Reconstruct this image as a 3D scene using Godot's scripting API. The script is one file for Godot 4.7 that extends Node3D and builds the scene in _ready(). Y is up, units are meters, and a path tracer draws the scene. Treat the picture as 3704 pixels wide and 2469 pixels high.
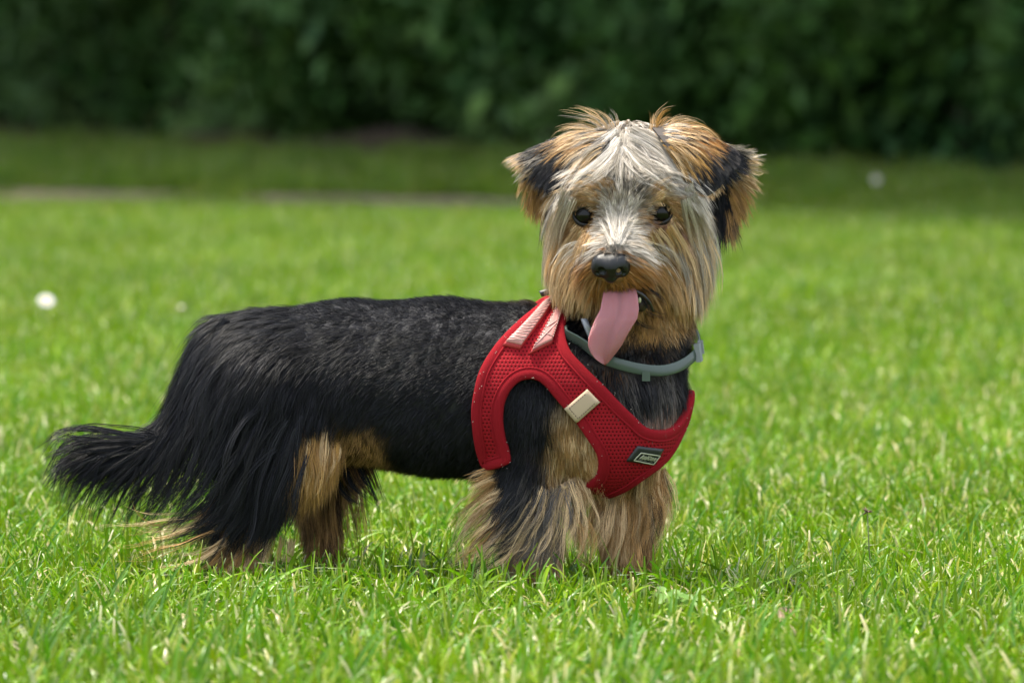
extends Node3D
# A small long-haired terrier in a red harness on a mown lawn, hedge behind. Metres, y up.
# The dog is modelled on a drawing sheet of U-sized squares: x to the right, y down from the top, z towards its near side.

const U := 0.0004
const CAM_DIST := 4.5
const CAM_HEIGHT := 0.496

var rng := RandomNumberGenerator.new()

func _ready() -> void:
	rng.seed = 20240611
	make_camera_and_light()
	make_materials()
	make_ground()
	make_bank()
	make_hedges()
	make_trees()
	make_lawn()
	make_dog()
	make_small_plants()

func make_camera_and_light() -> void:
	var cam := Camera3D.new()
	cam.name = "camera"
	cam.near = 0.05
	cam.far = 400.0
	var lens := CameraAttributesPhysical.new()
	lens.frustum_focal_length = 172.2
	lens.exposure_aperture = 8.2
	lens.frustum_focus_distance = 4.42
	lens.frustum_near = 0.05
	lens.frustum_far = 400.0
	cam.attributes = lens
	cam.fov = 7.97
	cam.position = Vector3(0, CAM_HEIGHT, CAM_DIST)
	cam.rotation_degrees = Vector3(-3.327, 0, 0)
	add_child(cam)
	cam.current = true
	var sky_mat := ProceduralSkyMaterial.new()
	sky_mat.sky_top_color = Color(0.86, 0.90, 0.96)
	sky_mat.sky_horizon_color = Color(0.80, 0.84, 0.88)
	sky_mat.sky_curve = 0.2
	sky_mat.ground_bottom_color = Color(0.2, 0.25, 0.12)
	sky_mat.ground_horizon_color = Color(0.3, 0.34, 0.22)
	sky_mat.sky_energy_multiplier = 0.85
	var sky := Sky.new()
	sky.sky_material = sky_mat
	var env := Environment.new()
	env.background_mode = Environment.BG_SKY
	env.sky = sky
	env.tonemap_mode = Environment.TONE_MAPPER_LINEAR
	env.tonemap_exposure = 3.55
	env.sdfgi_enabled = true
	env.ssao_enabled = true
	env.ssil_enabled = true
	var we := WorldEnvironment.new()
	we.name = "environment"
	we.environment = env
	add_child(we)
	var sun := DirectionalLight3D.new()
	sun.name = "sun"
	sun.light_energy = 1.1
	sun.light_angular_distance = 8.0
	sun.light_color = Color(1.0, 0.965, 0.90)
	sun.shadow_enabled = true
	add_child(sun)
	sun.look_at_from_position(Vector3(-1.0, 3.4, -0.6), Vector3.ZERO, Vector3.UP)

# ---------------------------------------------------------------- materials
var M := {}

func mat(called: String, col: Color, rough: float) -> StandardMaterial3D:
	var m := StandardMaterial3D.new()
	m.resource_name = called
	m.albedo_color = col.linear_to_srgb()
	m.roughness = rough
	M[called] = m
	return m

func make_materials() -> void:
	var m := mat("fur", Color(1, 1, 1), 0.45)
	m.vertex_color_use_as_albedo = true
	m.metallic_specular = 0.32
	m.backlight_enabled = true
	m.backlight = Color(0.55, 0.55, 0.55)
	m = mat("skin", Color(1, 1, 1), 0.8)
	m.vertex_color_use_as_albedo = true
	m = mat("grass", Color(1, 1, 1), 0.33)
	m.vertex_color_use_as_albedo = true
	m.metallic_specular = 0.40
	m.backlight_enabled = true
	m.backlight = Color(0.74, 0.82, 0.45)
	m = mat("leaf", Color(1, 1, 1), 0.55)
	m.metallic_specular = 0.25
	m.vertex_color_use_as_albedo = true
	m.backlight_enabled = true
	m.backlight = Color(0.5, 0.55, 0.3)
	mat("bark", Color(0.07, 0.05, 0.035), 0.9)
	m = mat("soil", Color(1, 1, 1), 0.95)
	m.albedo_texture = noise_tex(7, 0.02, [Color(0.05, 0.07, 0.015), Color(0.08, 0.11, 0.02), Color(0.11, 0.13, 0.03)], 512)
	m.uv1_triplanar = true
	m.uv1_world_triplanar = true
	m.uv1_scale = Vector3(1.2, 1.2, 1.2)
	m = mat("litter", Color(1, 1, 1), 0.95)
	m.albedo_texture = noise_tex(8, 0.05, [Color(0.05, 0.024, 0.016), Color(0.085, 0.044, 0.03), Color(0.13, 0.072, 0.05)], 512)
	m.uv1_triplanar = true
	m.uv1_world_triplanar = true
	m.uv1_scale = Vector3(0.7, 0.7, 0.7)
	m = mat("path", Color(1, 1, 1), 0.95)
	m.albedo_texture = noise_tex(9, 0.06, [Color(0.20, 0.135, 0.09), Color(0.28, 0.195, 0.135), Color(0.38, 0.28, 0.20)], 512)
	m.uv1_triplanar = true
	m.uv1_world_triplanar = true
	m.uv1_scale = Vector3(0.8, 0.8, 0.8)

func noise_tex(sd: int, freq: float, ramp: Array, size: int) -> NoiseTexture2D:
	var n := FastNoiseLite.new()
	n.seed = sd
	n.frequency = freq
	n.fractal_octaves = 5
	var g := Gradient.new()
	var offs := PackedFloat32Array()
	var cols := PackedColorArray()
	for i in ramp.size():
		offs.append(0.25 + 0.5 * float(i) / (ramp.size() - 1))
		var c: Color = ramp[i]
		cols.append(c.linear_to_srgb())
	g.offsets = offs
	g.colors = cols
	var t := NoiseTexture2D.new()
	t.width = size
	t.height = size
	t.seamless = true
	t.noise = n
	t.color_ramp = g
	return t

# ---------------------------------------------------------------- small helpers
func tag(o: Node, label := "", category := "", group := "", kind := "") -> void:
	if label != "":
		o.set_meta("label", label)
	if category != "":
		o.set_meta("category", category)
	if group != "":
		o.set_meta("group", group)
	if kind != "":
		o.set_meta("kind", kind)

func thing(called: String, at: Vector3, label: String, category: String, group := "") -> Node3D:
	var o := Node3D.new()
	o.name = called
	o.position = at
	add_child(o, true)
	tag(o, label, category, group)
	return o

func array_mesh(v: PackedVector3Array, n: PackedVector3Array, c: PackedColorArray, idx: PackedInt32Array, m: Material) -> ArrayMesh:
	var a := []
	a.resize(Mesh.ARRAY_MAX)
	a[Mesh.ARRAY_VERTEX] = v
	if n.size() > 0:
		a[Mesh.ARRAY_NORMAL] = n
	if c.size() > 0:
		a[Mesh.ARRAY_COLOR] = c
	a[Mesh.ARRAY_INDEX] = idx
	var am := ArrayMesh.new()
	am.add_surface_from_arrays(Mesh.PRIMITIVE_TRIANGLES, a)
	am.surface_set_material(0, m)
	return am

func put(called: String, mesh: Mesh, parent: Node) -> MeshInstance3D:
	var o := MeshInstance3D.new()
	o.name = called
	o.mesh = mesh
	parent.add_child(o, true)
	return o

func smooth(st: SurfaceTool, m: Material) -> ArrayMesh:
	st.generate_normals()
	st.set_material(m)
	return st.commit()

func sheet(called: String, pts: Array, y: float, m: Material) -> MeshInstance3D:
	var st := SurfaceTool.new()
	st.begin(Mesh.PRIMITIVE_TRIANGLES)
	for i in range(1, pts.size() - 1):
		for k in [0, i, i + 1]:
			var p: Vector2 = pts[k]
			st.set_normal(Vector3.UP)
			st.add_vertex(Vector3(p.x, y, p.y))
	st.set_material(m)
	var o := put(called, st.commit(), self)
	tag(o, "", "", "", "structure")
	return o

func rf(a: float, b: float) -> float:
	return rng.randf_range(a, b)

# ---------------------------------------------------------------- setting
# the hedge runs from far on one side to nearer on the other: its foot line
func hedge_z(x: float) -> float:
	return -18.9 + 2.0 * clampf(x, -7.0, 5.0)

func path_front(x: float) -> float:
	return -10.95 + 0.5 * x

func path_rear(x: float) -> float:
	return -12.6 + 0.62 * x

func make_ground() -> void:
	sheet("ground", [Vector2(-150, 60), Vector2(-150, -250), Vector2(150, -250), Vector2(150, 60)], 0.0, M.soil)
	sheet("planting_bed", [Vector2(-20, hedge_z(-7) + 1.4), Vector2(-20, -60), Vector2(16, -60), Vector2(16, hedge_z(5) + 0.1), Vector2(5, hedge_z(5) + 0.1), Vector2(1, hedge_z(1) + 0.1), Vector2(-7, hedge_z(-7) + 1.4)], 0.006, M.litter)
	sheet("dirt_path", [Vector2(-16, path_front(-16)), Vector2(-16, path_rear(-16)), Vector2(4, path_rear(4)), Vector2(4, path_front(4))], 0.004, M.path)

func make_bank() -> void:
	# a low bank of bare earth under the thicket
	var st := SurfaceTool.new()
	st.begin(Mesh.PRIMITIVE_TRIANGLES)
	st.set_smooth_group(0)
	var nz := FastNoiseLite.new()
	nz.seed = 15
	nz.frequency = 0.9
	var grid := []
	for i in 140:
		var x := -17.0 + 0.1275 * i
		var row := []
		for j in 9:
			var t := j / 8.0
			var fade := clampf((0.6 - x) / 1.2, 0.0, 1.0)
			var h := sin(PI * minf(t * 0.8, 1.0)) * (0.09 + 0.11 * nz.get_noise_2d(x * 1.3, t * 1.0)) * fade
			row.append(Vector3(x, h + 0.0 + 0.02 * nz.get_noise_2d(x * 6.0, t * 14.0) * fade - 0.01, hedge_z(x) + 1.2 - t * 3.2))
		grid.append(row)
	for i in 139:
		for j in 8:
			for p in [grid[i][j], grid[i][j + 1], grid[i + 1][j + 1], grid[i][j], grid[i + 1][j + 1], grid[i + 1][j]]:
				st.add_vertex(p)
	st.index()
	var o := put("earth_bank", smooth(st, M.litter), self)
	tag(o, "", "", "", "structure")

func leaf_cluster(sd: int, leaves: int, size: float, radius: float) -> ArrayMesh:
	var r := RandomNumberGenerator.new()
	r.seed = sd
	var v := PackedVector3Array()
	var n := PackedVector3Array()
	var c := PackedColorArray()
	var idx := PackedInt32Array()
	for i in leaves:
		var d := Vector3(r.randfn(), r.randfn(), r.randfn()).normalized()
		var p := d * radius * pow(r.randf(), 0.5)
		var along := (d * 0.7 + Vector3(r.randfn(), r.randfn() - 0.4, r.randfn()) * 0.6).normalized()
		var up := (Vector3(r.randfn(), r.randfn() + 1.6, r.randfn() + 0.6)).normalized()
		var side := along.cross(up).normalized()
		up = side.cross(along).normalized()
		var l := size * r.randf_range(0.7, 1.25)
		var w := l * r.randf_range(0.26, 0.36)
		var m := r.randf_range(0.6, 1.4)
		var col := Color(0.070 * m, 0.155 * m * r.randf_range(0.9, 1.1), 0.038 * m * r.randf_range(0.8, 1.3))
		var b := v.size()
		var mid := p + along * l * 0.5 - up * l * 0.06
		v.append_array([p, mid + side * w + up * w * 0.35, mid, mid - side * w + up * w * 0.35, p + along * l - up * l * 0.16])
		var na := (up + side * -0.35).normalized()
		var nb := (up + side * 0.35).normalized()
		n.append_array([up, na, up, nb, up])
		for k in 5:
			c.append(col)
		idx.append_array([b, b + 2, b + 1, b, b + 3, b + 2, b + 1, b + 2, b + 4, b + 2, b + 3, b + 4])
	return array_mesh(v, n, c, idx, M.leaf)

func multi(called: String, mesh: Mesh, xf: Array, cols: PackedColorArray, parent: Node) -> MultiMeshInstance3D:
	var mm := MultiMesh.new()
	mm.transform_format = MultiMesh.TRANSFORM_3D
	mm.use_colors = true
	mm.mesh = mesh
	mm.instance_count = xf.size()
	var buf := PackedFloat32Array()
	buf.resize(xf.size() * 16)
	for i in xf.size():
		var t: Transform3D = xf[i]
		var o := i * 16
		buf[o] = t.basis.x.x
		buf[o + 1] = t.basis.y.x
		buf[o + 2] = t.basis.z.x
		buf[o + 3] = t.origin.x
		buf[o + 4] = t.basis.x.y
		buf[o + 5] = t.basis.y.y
		buf[o + 6] = t.basis.z.y
		buf[o + 7] = t.origin.y
		buf[o + 8] = t.basis.x.z
		buf[o + 9] = t.basis.y.z
		buf[o + 10] = t.basis.z.z
		buf[o + 11] = t.origin.z
		var c := cols[i]
		buf[o + 12] = c.r
		buf[o + 13] = c.g
		buf[o + 14] = c.b
		buf[o + 15] = 1.0
	mm.buffer = buf
	var o2 := MultiMeshInstance3D.new()
	o2.name = called
	o2.multimesh = mm
	parent.add_child(o2, true)
	return o2

func random_basis(s: float) -> Basis:
	return Basis(Quaternion(Vector3(rng.randfn(), rng.randfn(), rng.randfn()).normalized(), rf(0, TAU))).scaled(Vector3.ONE * s)

func stem_mesh(pts: Array, r0: float, r1: float, m: Material, sides := 7) -> ArrayMesh:
	var st := SurfaceTool.new()
	st.begin(Mesh.PRIMITIVE_TRIANGLES)
	add_tube(st, pts, r0, r1, sides)
	return smooth(st, m)

func add_tube(st: SurfaceTool, pts: Array, r0: float, r1: float, sides := 7, cap := true) -> void:
	var rings := []
	var last := pts.size() - 1
	for i in pts.size():
		var a: Vector3 = pts[maxi(0, i - 1)]
		var b: Vector3 = pts[mini(last, i + 1)]
		var d := (b - a).normalized()
		var s := d.cross(Vector3(0.31, 0.2, 0.93)).normalized()
		var u := s.cross(d)
		var ring := []
		var r := lerpf(r0, r1, float(i) / last)
		for k in sides:
			var an := TAU * k / sides
			ring.append(pts[i] + (s * cos(an) + u * sin(an)) * r)
		rings.append(ring)
	for i in last:
		for k in sides:
			var k2 := (k + 1) % sides
			for p in [rings[i][k], rings[i + 1][k], rings[i + 1][k2], rings[i][k], rings[i + 1][k2], rings[i][k2]]:
				st.add_vertex(p)
	if cap:
		for k in sides:
			var k2 := (k + 1) % sides
			for p in [pts[last], rings[last][k2], rings[last][k]]:
				st.add_vertex(p)
			for p in [pts[0], rings[0][k], rings[0][k2]]:
				st.add_vertex(p)

func make_hedges() -> void:
	var kinds := [leaf_cluster(11, 46, 0.10, 0.26), leaf_cluster(12, 46, 0.12, 0.30), leaf_cluster(13, 40, 0.085, 0.22)]
	var parts := [
		["shrub_thicket", -17.0, 0.1, "dark shrub thicket with bare reddish soil under its lowest branches", 0.35],
		["hedge", -0.2, 13.0, "dense green hedge reaching down to the shaded grass, behind the dog's head", 0.0]]
	for part in parts:
		var x0: float = part[1]
		var x1: float = part[2]
		var root := thing(part[0], Vector3((x0 + x1) / 2, 0, hedge_z((x0 + x1) / 2)), part[3], "hedge")
		var xf := [[], [], []]
		var cs := [PackedColorArray(), PackedColorArray(), PackedColorArray()]
		var lift: float = part[4]
		var lobes := int((x1 - x0) * 32.0)
		for i in lobes:
			var x := rf(x0, x1)
			var y := pow(rng.randf(), 1.25) * 5.6 + 0.25 + lift
			var back := rf(0.0, 1.9) + absf(y - 1.2) * 0.12
			if i < int((x1 - x0) * 9.0):
				y = rf(0.15, 1.9) + lift * rf(0.4, 1.0)
				back = rf(-0.1, 1.3)
			elif i < int((x1 - x0) * 22.0):
				y = rf(0.1, 1.5)
				back = rf(1.2, 3.4)
			var centre := Vector3(x, y, hedge_z(x) - back - 0.2)
			var r := Vector3(rf(0.35, 0.8), rf(0.28, 0.6), rf(0.35, 0.7))
			# young growth, old leaves and greyer kinds mixed
			var age := rf(0.45, 0.95)
			var tint := Color(age * rf(0.85, 1.15), age, age * rf(0.8, 1.2))
			if rng.randf() < 0.30:
				age = rf(1.4, 2.1)
				tint = Color(age * rf(1.1, 1.4), age, age * rf(1.2, 1.6))
			for k in 26:
				var d := Vector3(rng.randfn(), rng.randfn(), rng.randfn() + 0.5).normalized()
				var p := centre + d * r * rf(0.7, 1.05)
				if p.y < 0.1:
					p.y = rf(0.05, 0.3)
				var q := rng.randi() % 3
				xf[q].append(Transform3D(random_basis(rf(0.75, 1.25)), p - root.position))
				cs[q].append(tint)
		for q in 3:
			var f := multi("foliage", kinds[q], xf[q], cs[q], root)
			tag(f, "", "", "", "stuff")
		for i in int((x1 - x0) * 1.3):
			var x := rf(x0, x1)
			var b := Vector3(x, -0.05, hedge_z(x) - rf(0.4, 1.4))
			var lean := Vector3(rf(-0.4, 0.4), 0, rf(-0.3, 0.3))
			var pts := [b - root.position, b + lean * 0.3 + Vector3(0, 0.8, 0) - root.position, b + lean + Vector3(0, 2.4, 0) - root.position, b + lean * 1.6 + Vector3(0, 4.4, 0) - root.position]
			put("trunk", stem_mesh(pts, rf(0.04, 0.09), 0.015, M.bark), root)

# broad trees rooted in the hedge line; their crowns overhang the strip of lawn between hedge and path
func make_trees() -> void:
	var kinds := [leaf_cluster(21, 60, 0.20, 0.6), leaf_cluster(22, 60, 0.22, 0.65)]
	var spots := [[-7.5, "broad tree overhanging the far end of the shaded grass, left"], [-3.6, "broad tree overhanging the shaded grass behind the dog's back"], [0.4, "broad tree overhanging the shaded grass behind the dog's head"], [4.4, "broad tree overhanging the shaded grass on the right"]]
	for s in spots:
		var x: float = s[0]
		var root := thing("tree", Vector3(x, 0, hedge_z(x) - 1.2), s[1], "tree", "trees overhanging the hedge")
		var mid := Vector3(0, 5.6, -17.0 + 1.2 * x - root.position.z)
		put("trunk", stem_mesh([Vector3(0, -0.1, 0), Vector3(0.1, 2.4, mid.z * 0.1), Vector3(-0.1, 4.6, mid.z * 0.4), Vector3(0.1, 7.5, mid.z * 0.8)], 0.28, 0.07, M.bark, 10), root)
		var xf := [[], []]
		var cs := [PackedColorArray(), PackedColorArray()]
		for i in 62:
			var d := Vector3(rng.randfn(), rng.randfn() * 0.8, rng.randfn()).normalized() * pow(rng.randf(), 0.4)
			var c := mid + d * Vector3(4.2, 2.4, 5.0)
			c.y = maxf(c.y, 2.9)
			if i % 6 == 0:
				put("limb", stem_mesh([Vector3(0, 3.6, mid.z * 0.3), (mid + c) * 0.5 - Vector3(0, 0.6, 0), c], 0.08, 0.02, M.bark, 6), root)
			var tint := Color(rf(0.8, 1.2), rf(0.85, 1.15), rf(0.8, 1.2))
			for k in 34:
				var e := Vector3(rng.randfn(), rng.randfn(), rng.randfn()).normalized()
				var q := rng.randi() % 2
				xf[q].append(Transform3D(random_basis(rf(0.8, 1.3)), c + e * Vector3(1.35, 0.8, 1.35) * rf(0.4, 1.05)))
				cs[q].append(tint)
		for q in 2:
			tag(multi("crown", kinds[q], xf[q], cs[q], root), "", "", "", "stuff")

func blade(v: PackedVector3Array, n: PackedVector3Array, c: PackedColorArray, idx: PackedInt32Array, r: RandomNumberGenerator, base: Vector3, h: float, w: float, lean: Vector3, bend: float, col: Color, tipcol: Color, segs: int) -> void:
	var side := Vector3(r.randfn(), 0, r.randfn()).normalized()
	var prev := base
	var dir := (Vector3.UP + lean).normalized()
	var step := h / segs
	var b := v.size()
	for i in segs + 1:
		var t := float(i) / segs
		if i > 0:
			prev += dir * step
			dir = (dir + lean * bend * (0.4 + t) + Vector3.DOWN * bend * 0.35 * t).normalized()
		var s := (side - dir * side.dot(dir)).normalized()
		var nn := s.cross(dir).normalized()
		var ww := w * (0.75 + 0.5 * t) if t < 0.45 else w * (0.98 - 0.75 * (t - 0.45) / 0.55)
		v.append(prev + s * ww)
		v.append(prev - s * ww)
		n.append((nn * 0.92 + s * 0.39).normalized())
		n.append((nn * 0.92 - s * 0.39).normalized())
		var cc := col if t < 0.93 else tipcol
		c.append(cc)
		c.append(cc)
		if i > 0:
			var k := b + i * 2
			idx.append_array([k - 2, k - 1, k + 1, k - 2, k + 1, k])

func grass_colour(r: RandomNumberGenerator) -> Color:
	var q := r.randf()
	var m := r.randf_range(0.82, 1.2)
	if q < 0.50:
		return Color(0.142 * m, 0.245 * m, 0.008 * m)
	if q < 0.72:
		return Color(0.205 * m, 0.285 * m, 0.010 * m)
	if q < 0.88:
		return Color(0.068 * m, 0.160 * m, 0.012 * m)
	if q < 0.94:
		return Color(0.15 * m, 0.25 * m, 0.075 * m)
	return Color(0.38 * m, 0.36 * m, 0.17 * m)

func clump(sd: int, blades: int, radius: float, h0: float, h1: float, w0: float, w1: float, segs: int, dry := 0.19, pale := 0.5) -> ArrayMesh:
	var r := RandomNumberGenerator.new()
	r.seed = sd
	var v := PackedVector3Array()
	var n := PackedVector3Array()
	var c := PackedColorArray()
	var idx := PackedInt32Array()
	for i in blades:
		var a := r.randf() * TAU
		var q := sqrt(r.randf()) * radius
		var base := Vector3(cos(a) * q, -0.004, sin(a) * q)
		var h := lerpf(h0, h1, pow(r.randf(), 1.3))
		var la := r.randf() * TAU
		var lean := Vector3(cos(la), 0, sin(la)) * absf(r.randfn()) * 0.42
		var col := grass_colour(r)
		var tip := col
		if r.randf() < pale:
			tip = col.lerp(Color(0.55, 0.52, 0.33), 0.7)
		var bend := r.randf_range(0.1, 0.9)
		if r.randf() < 0.12:
			lean *= 2.5
			bend = 1.5
		if r.randf() < dry: # dry, low, lying straw
			h *= 0.6
			col = Color(0.46, 0.41, 0.25) * r.randf_range(0.7, 1.2)
			tip = col
			lean = lean.normalized() * r.randf_range(0.8, 2.0)
		blade(v, n, c, idx, r, base, h, r.randf_range(w0, w1) * 0.5, lean, bend, col, tip, segs)
	return array_mesh(v, n, c, idx, M.grass)

var leg_spots: Array = []

func make_lawn() -> void:
	var lawn := thing("lawn", Vector3.ZERO, "bright green mown grass covering the ground all around the dog", "grass")
	tag(lawn, "", "", "", "stuff")
	var tone := FastNoiseLite.new()
	tone.seed = 5
	tone.frequency = 1.1
	var fine := FastNoiseLite.new()
	fine.seed = 6
	fine.frequency = 6.0
	# near grass, blade clumps a few centimetres wide
	var near := []
	var xf := []
	var cs := []
	for k in 10:
		near.append(clump(100 + k, 14, 0.022, 0.018, 0.064, 0.0020, 0.0050, 6))
		xf.append([])
		cs.append(PackedColorArray())
	var z := 1.75
	while z > -3.2:
		var half := 1.0 + (CAM_DIST - z) * 0.16
		var stp := 0.0185 if z > -1.0 else 0.025
		var x := -half
		while x < half:
			var p := Vector3(x + rf(-0.5, 0.5) * stp, 0, z + rf(-0.5, 0.5) * stp)
			var skip := false
			for s in leg_spots:
				if Vector2(p.x - s.x, p.z - s.y).length() < 0.017:
					skip = true
			if not skip:
				var q := rng.randi() % 10
				var hgt := rf(0.75, 1.2) * (1.0 + 0.18 * fine.get_noise_2d(p.x, p.z))
				var b := Basis(Vector3.UP, rf(0, TAU)) * Basis(Vector3(rf(-1, 1), 0, rf(-1, 1)).normalized(), rf(0, 0.2))
				var big := 1.0 + 0.3 * smoothstep(0.1, 0.9, p.z)
				xf[q].append(Transform3D(b.scaled(Vector3(big, hgt * big, big)), p))
				var m := 1.0 + 0.22 * tone.get_noise_2d(p.x, p.z) + 0.15 * fine.get_noise_2d(p.x + 9, p.z)
				cs[q].append(Color(m * rf(0.88, 1.12), m, m * rf(0.8, 1.2)))
			x += stp
		z -= stp
	var tall := clump(150, 3, 0.012, 0.055, 0.085, 0.0026, 0.0048, 7)
	var txf := []
	var tcs := PackedColorArray()
	for i in 800:
		var p := Vector3(rf(-0.8, 0.8), 0, rf(-1.3, 0.9))
		txf.append(Transform3D(Basis(Vector3.UP, rf(0, TAU)).scaled(Vector3.ONE * rf(0.75, 1.1)), p))
		var tm := rf(0.6, 1.15)
		tcs.append(Color(tm * rf(0.85, 1.05), tm, tm * rf(0.9, 2.0)))
	for i in 110:
		var p := Vector3(rf(-0.42, 0.26), 0, rf(0.10, 0.30))
		txf.append(Transform3D(Basis(Vector3.UP, rf(0, TAU)).scaled(Vector3.ONE * rf(0.85, 1.3)), p))
		var tm := rf(0.7, 1.15)
		tcs.append(Color(tm * rf(0.85, 1.05), tm, tm * rf(0.9, 1.6)))
	tag(multi("tall_grass", tall, txf, tcs, lawn), "", "", "", "stuff")
	for k in 10:
		tag(multi("near_grass", near[k], xf[k], cs[k], lawn), "", "", "", "stuff")
	# farther grass, patches
	var far := []
	xf = []
	cs = []
	for k in 5:
		far.append(clump(200 + k, 130, 0.085, 0.022, 0.066, 0.003, 0.006, 3, 0.04, 0.15))
		xf.append([])
		cs.append(PackedColorArray())
	z = -3.1
	while z > -31.0:
		var half := 3.5 + (CAM_DIST - z) * 0.36
		var stp := 0.085 if z > -9.0 else 0.11
		var x := -half
		while x < half:
			var p := Vector3(x + rf(-0.5, 0.5) * stp, 0, z + rf(-0.5, 0.5) * stp)
			var dp := p.z - path_rear(p.x)
			var bare := 0.0
			var wob := 0.45 * tone.get_noise_2d(p.x * 2.0, p.z * 2.0)
			if dp > wob and p.z < path_front(p.x) + wob:
				bare = 0.985 if p.x < 0.1 else clampf(0.985 - (p.x - 0.1) * 0.7, 0.05, 1.0)
			if p.z < hedge_z(p.x) + (1.3 if p.x < -0.5 else 0.2) + 0.8 * tone.get_noise_2d(p.x * 0.7, 3.0):
				bare = 0.9
			if rng.randf() >= bare:
				var q := rng.randi() % 5
				var hgt := rf(0.8, 1.25)
				if absf(p.z - path_front(p.x)) < 0.8:
					hgt *= 0.75
				if dp < 0.0 and fine.get_noise_2d(p.x * 0.5, p.z * 0.5) > 0.25:
					hgt *= 1.9
				xf[q].append(Transform3D(Basis(Vector3.UP, rf(0, TAU)).scaled(Vector3(1, hgt, 1)), p))
				var m := 1.0 + 0.25 * tone.get_noise_2d(p.x, p.z)
				var c := Color(m * rf(0.88, 1.12), m, m * rf(0.8, 1.2))
				cs[q].append(c)
			x += stp
		z -= stp
	for k in 5:
		tag(multi("far_grass", far[k], xf[k], cs[k], lawn), "", "", "", "stuff")

# ---------------------------------------------------------------- solid shapes from joined tapered bones
func P(x: float, y: float, z: float) -> Vector3:
	return Vector3((x - 1176.0) * U, (1370.0 - y) * U, z * U)

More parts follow.
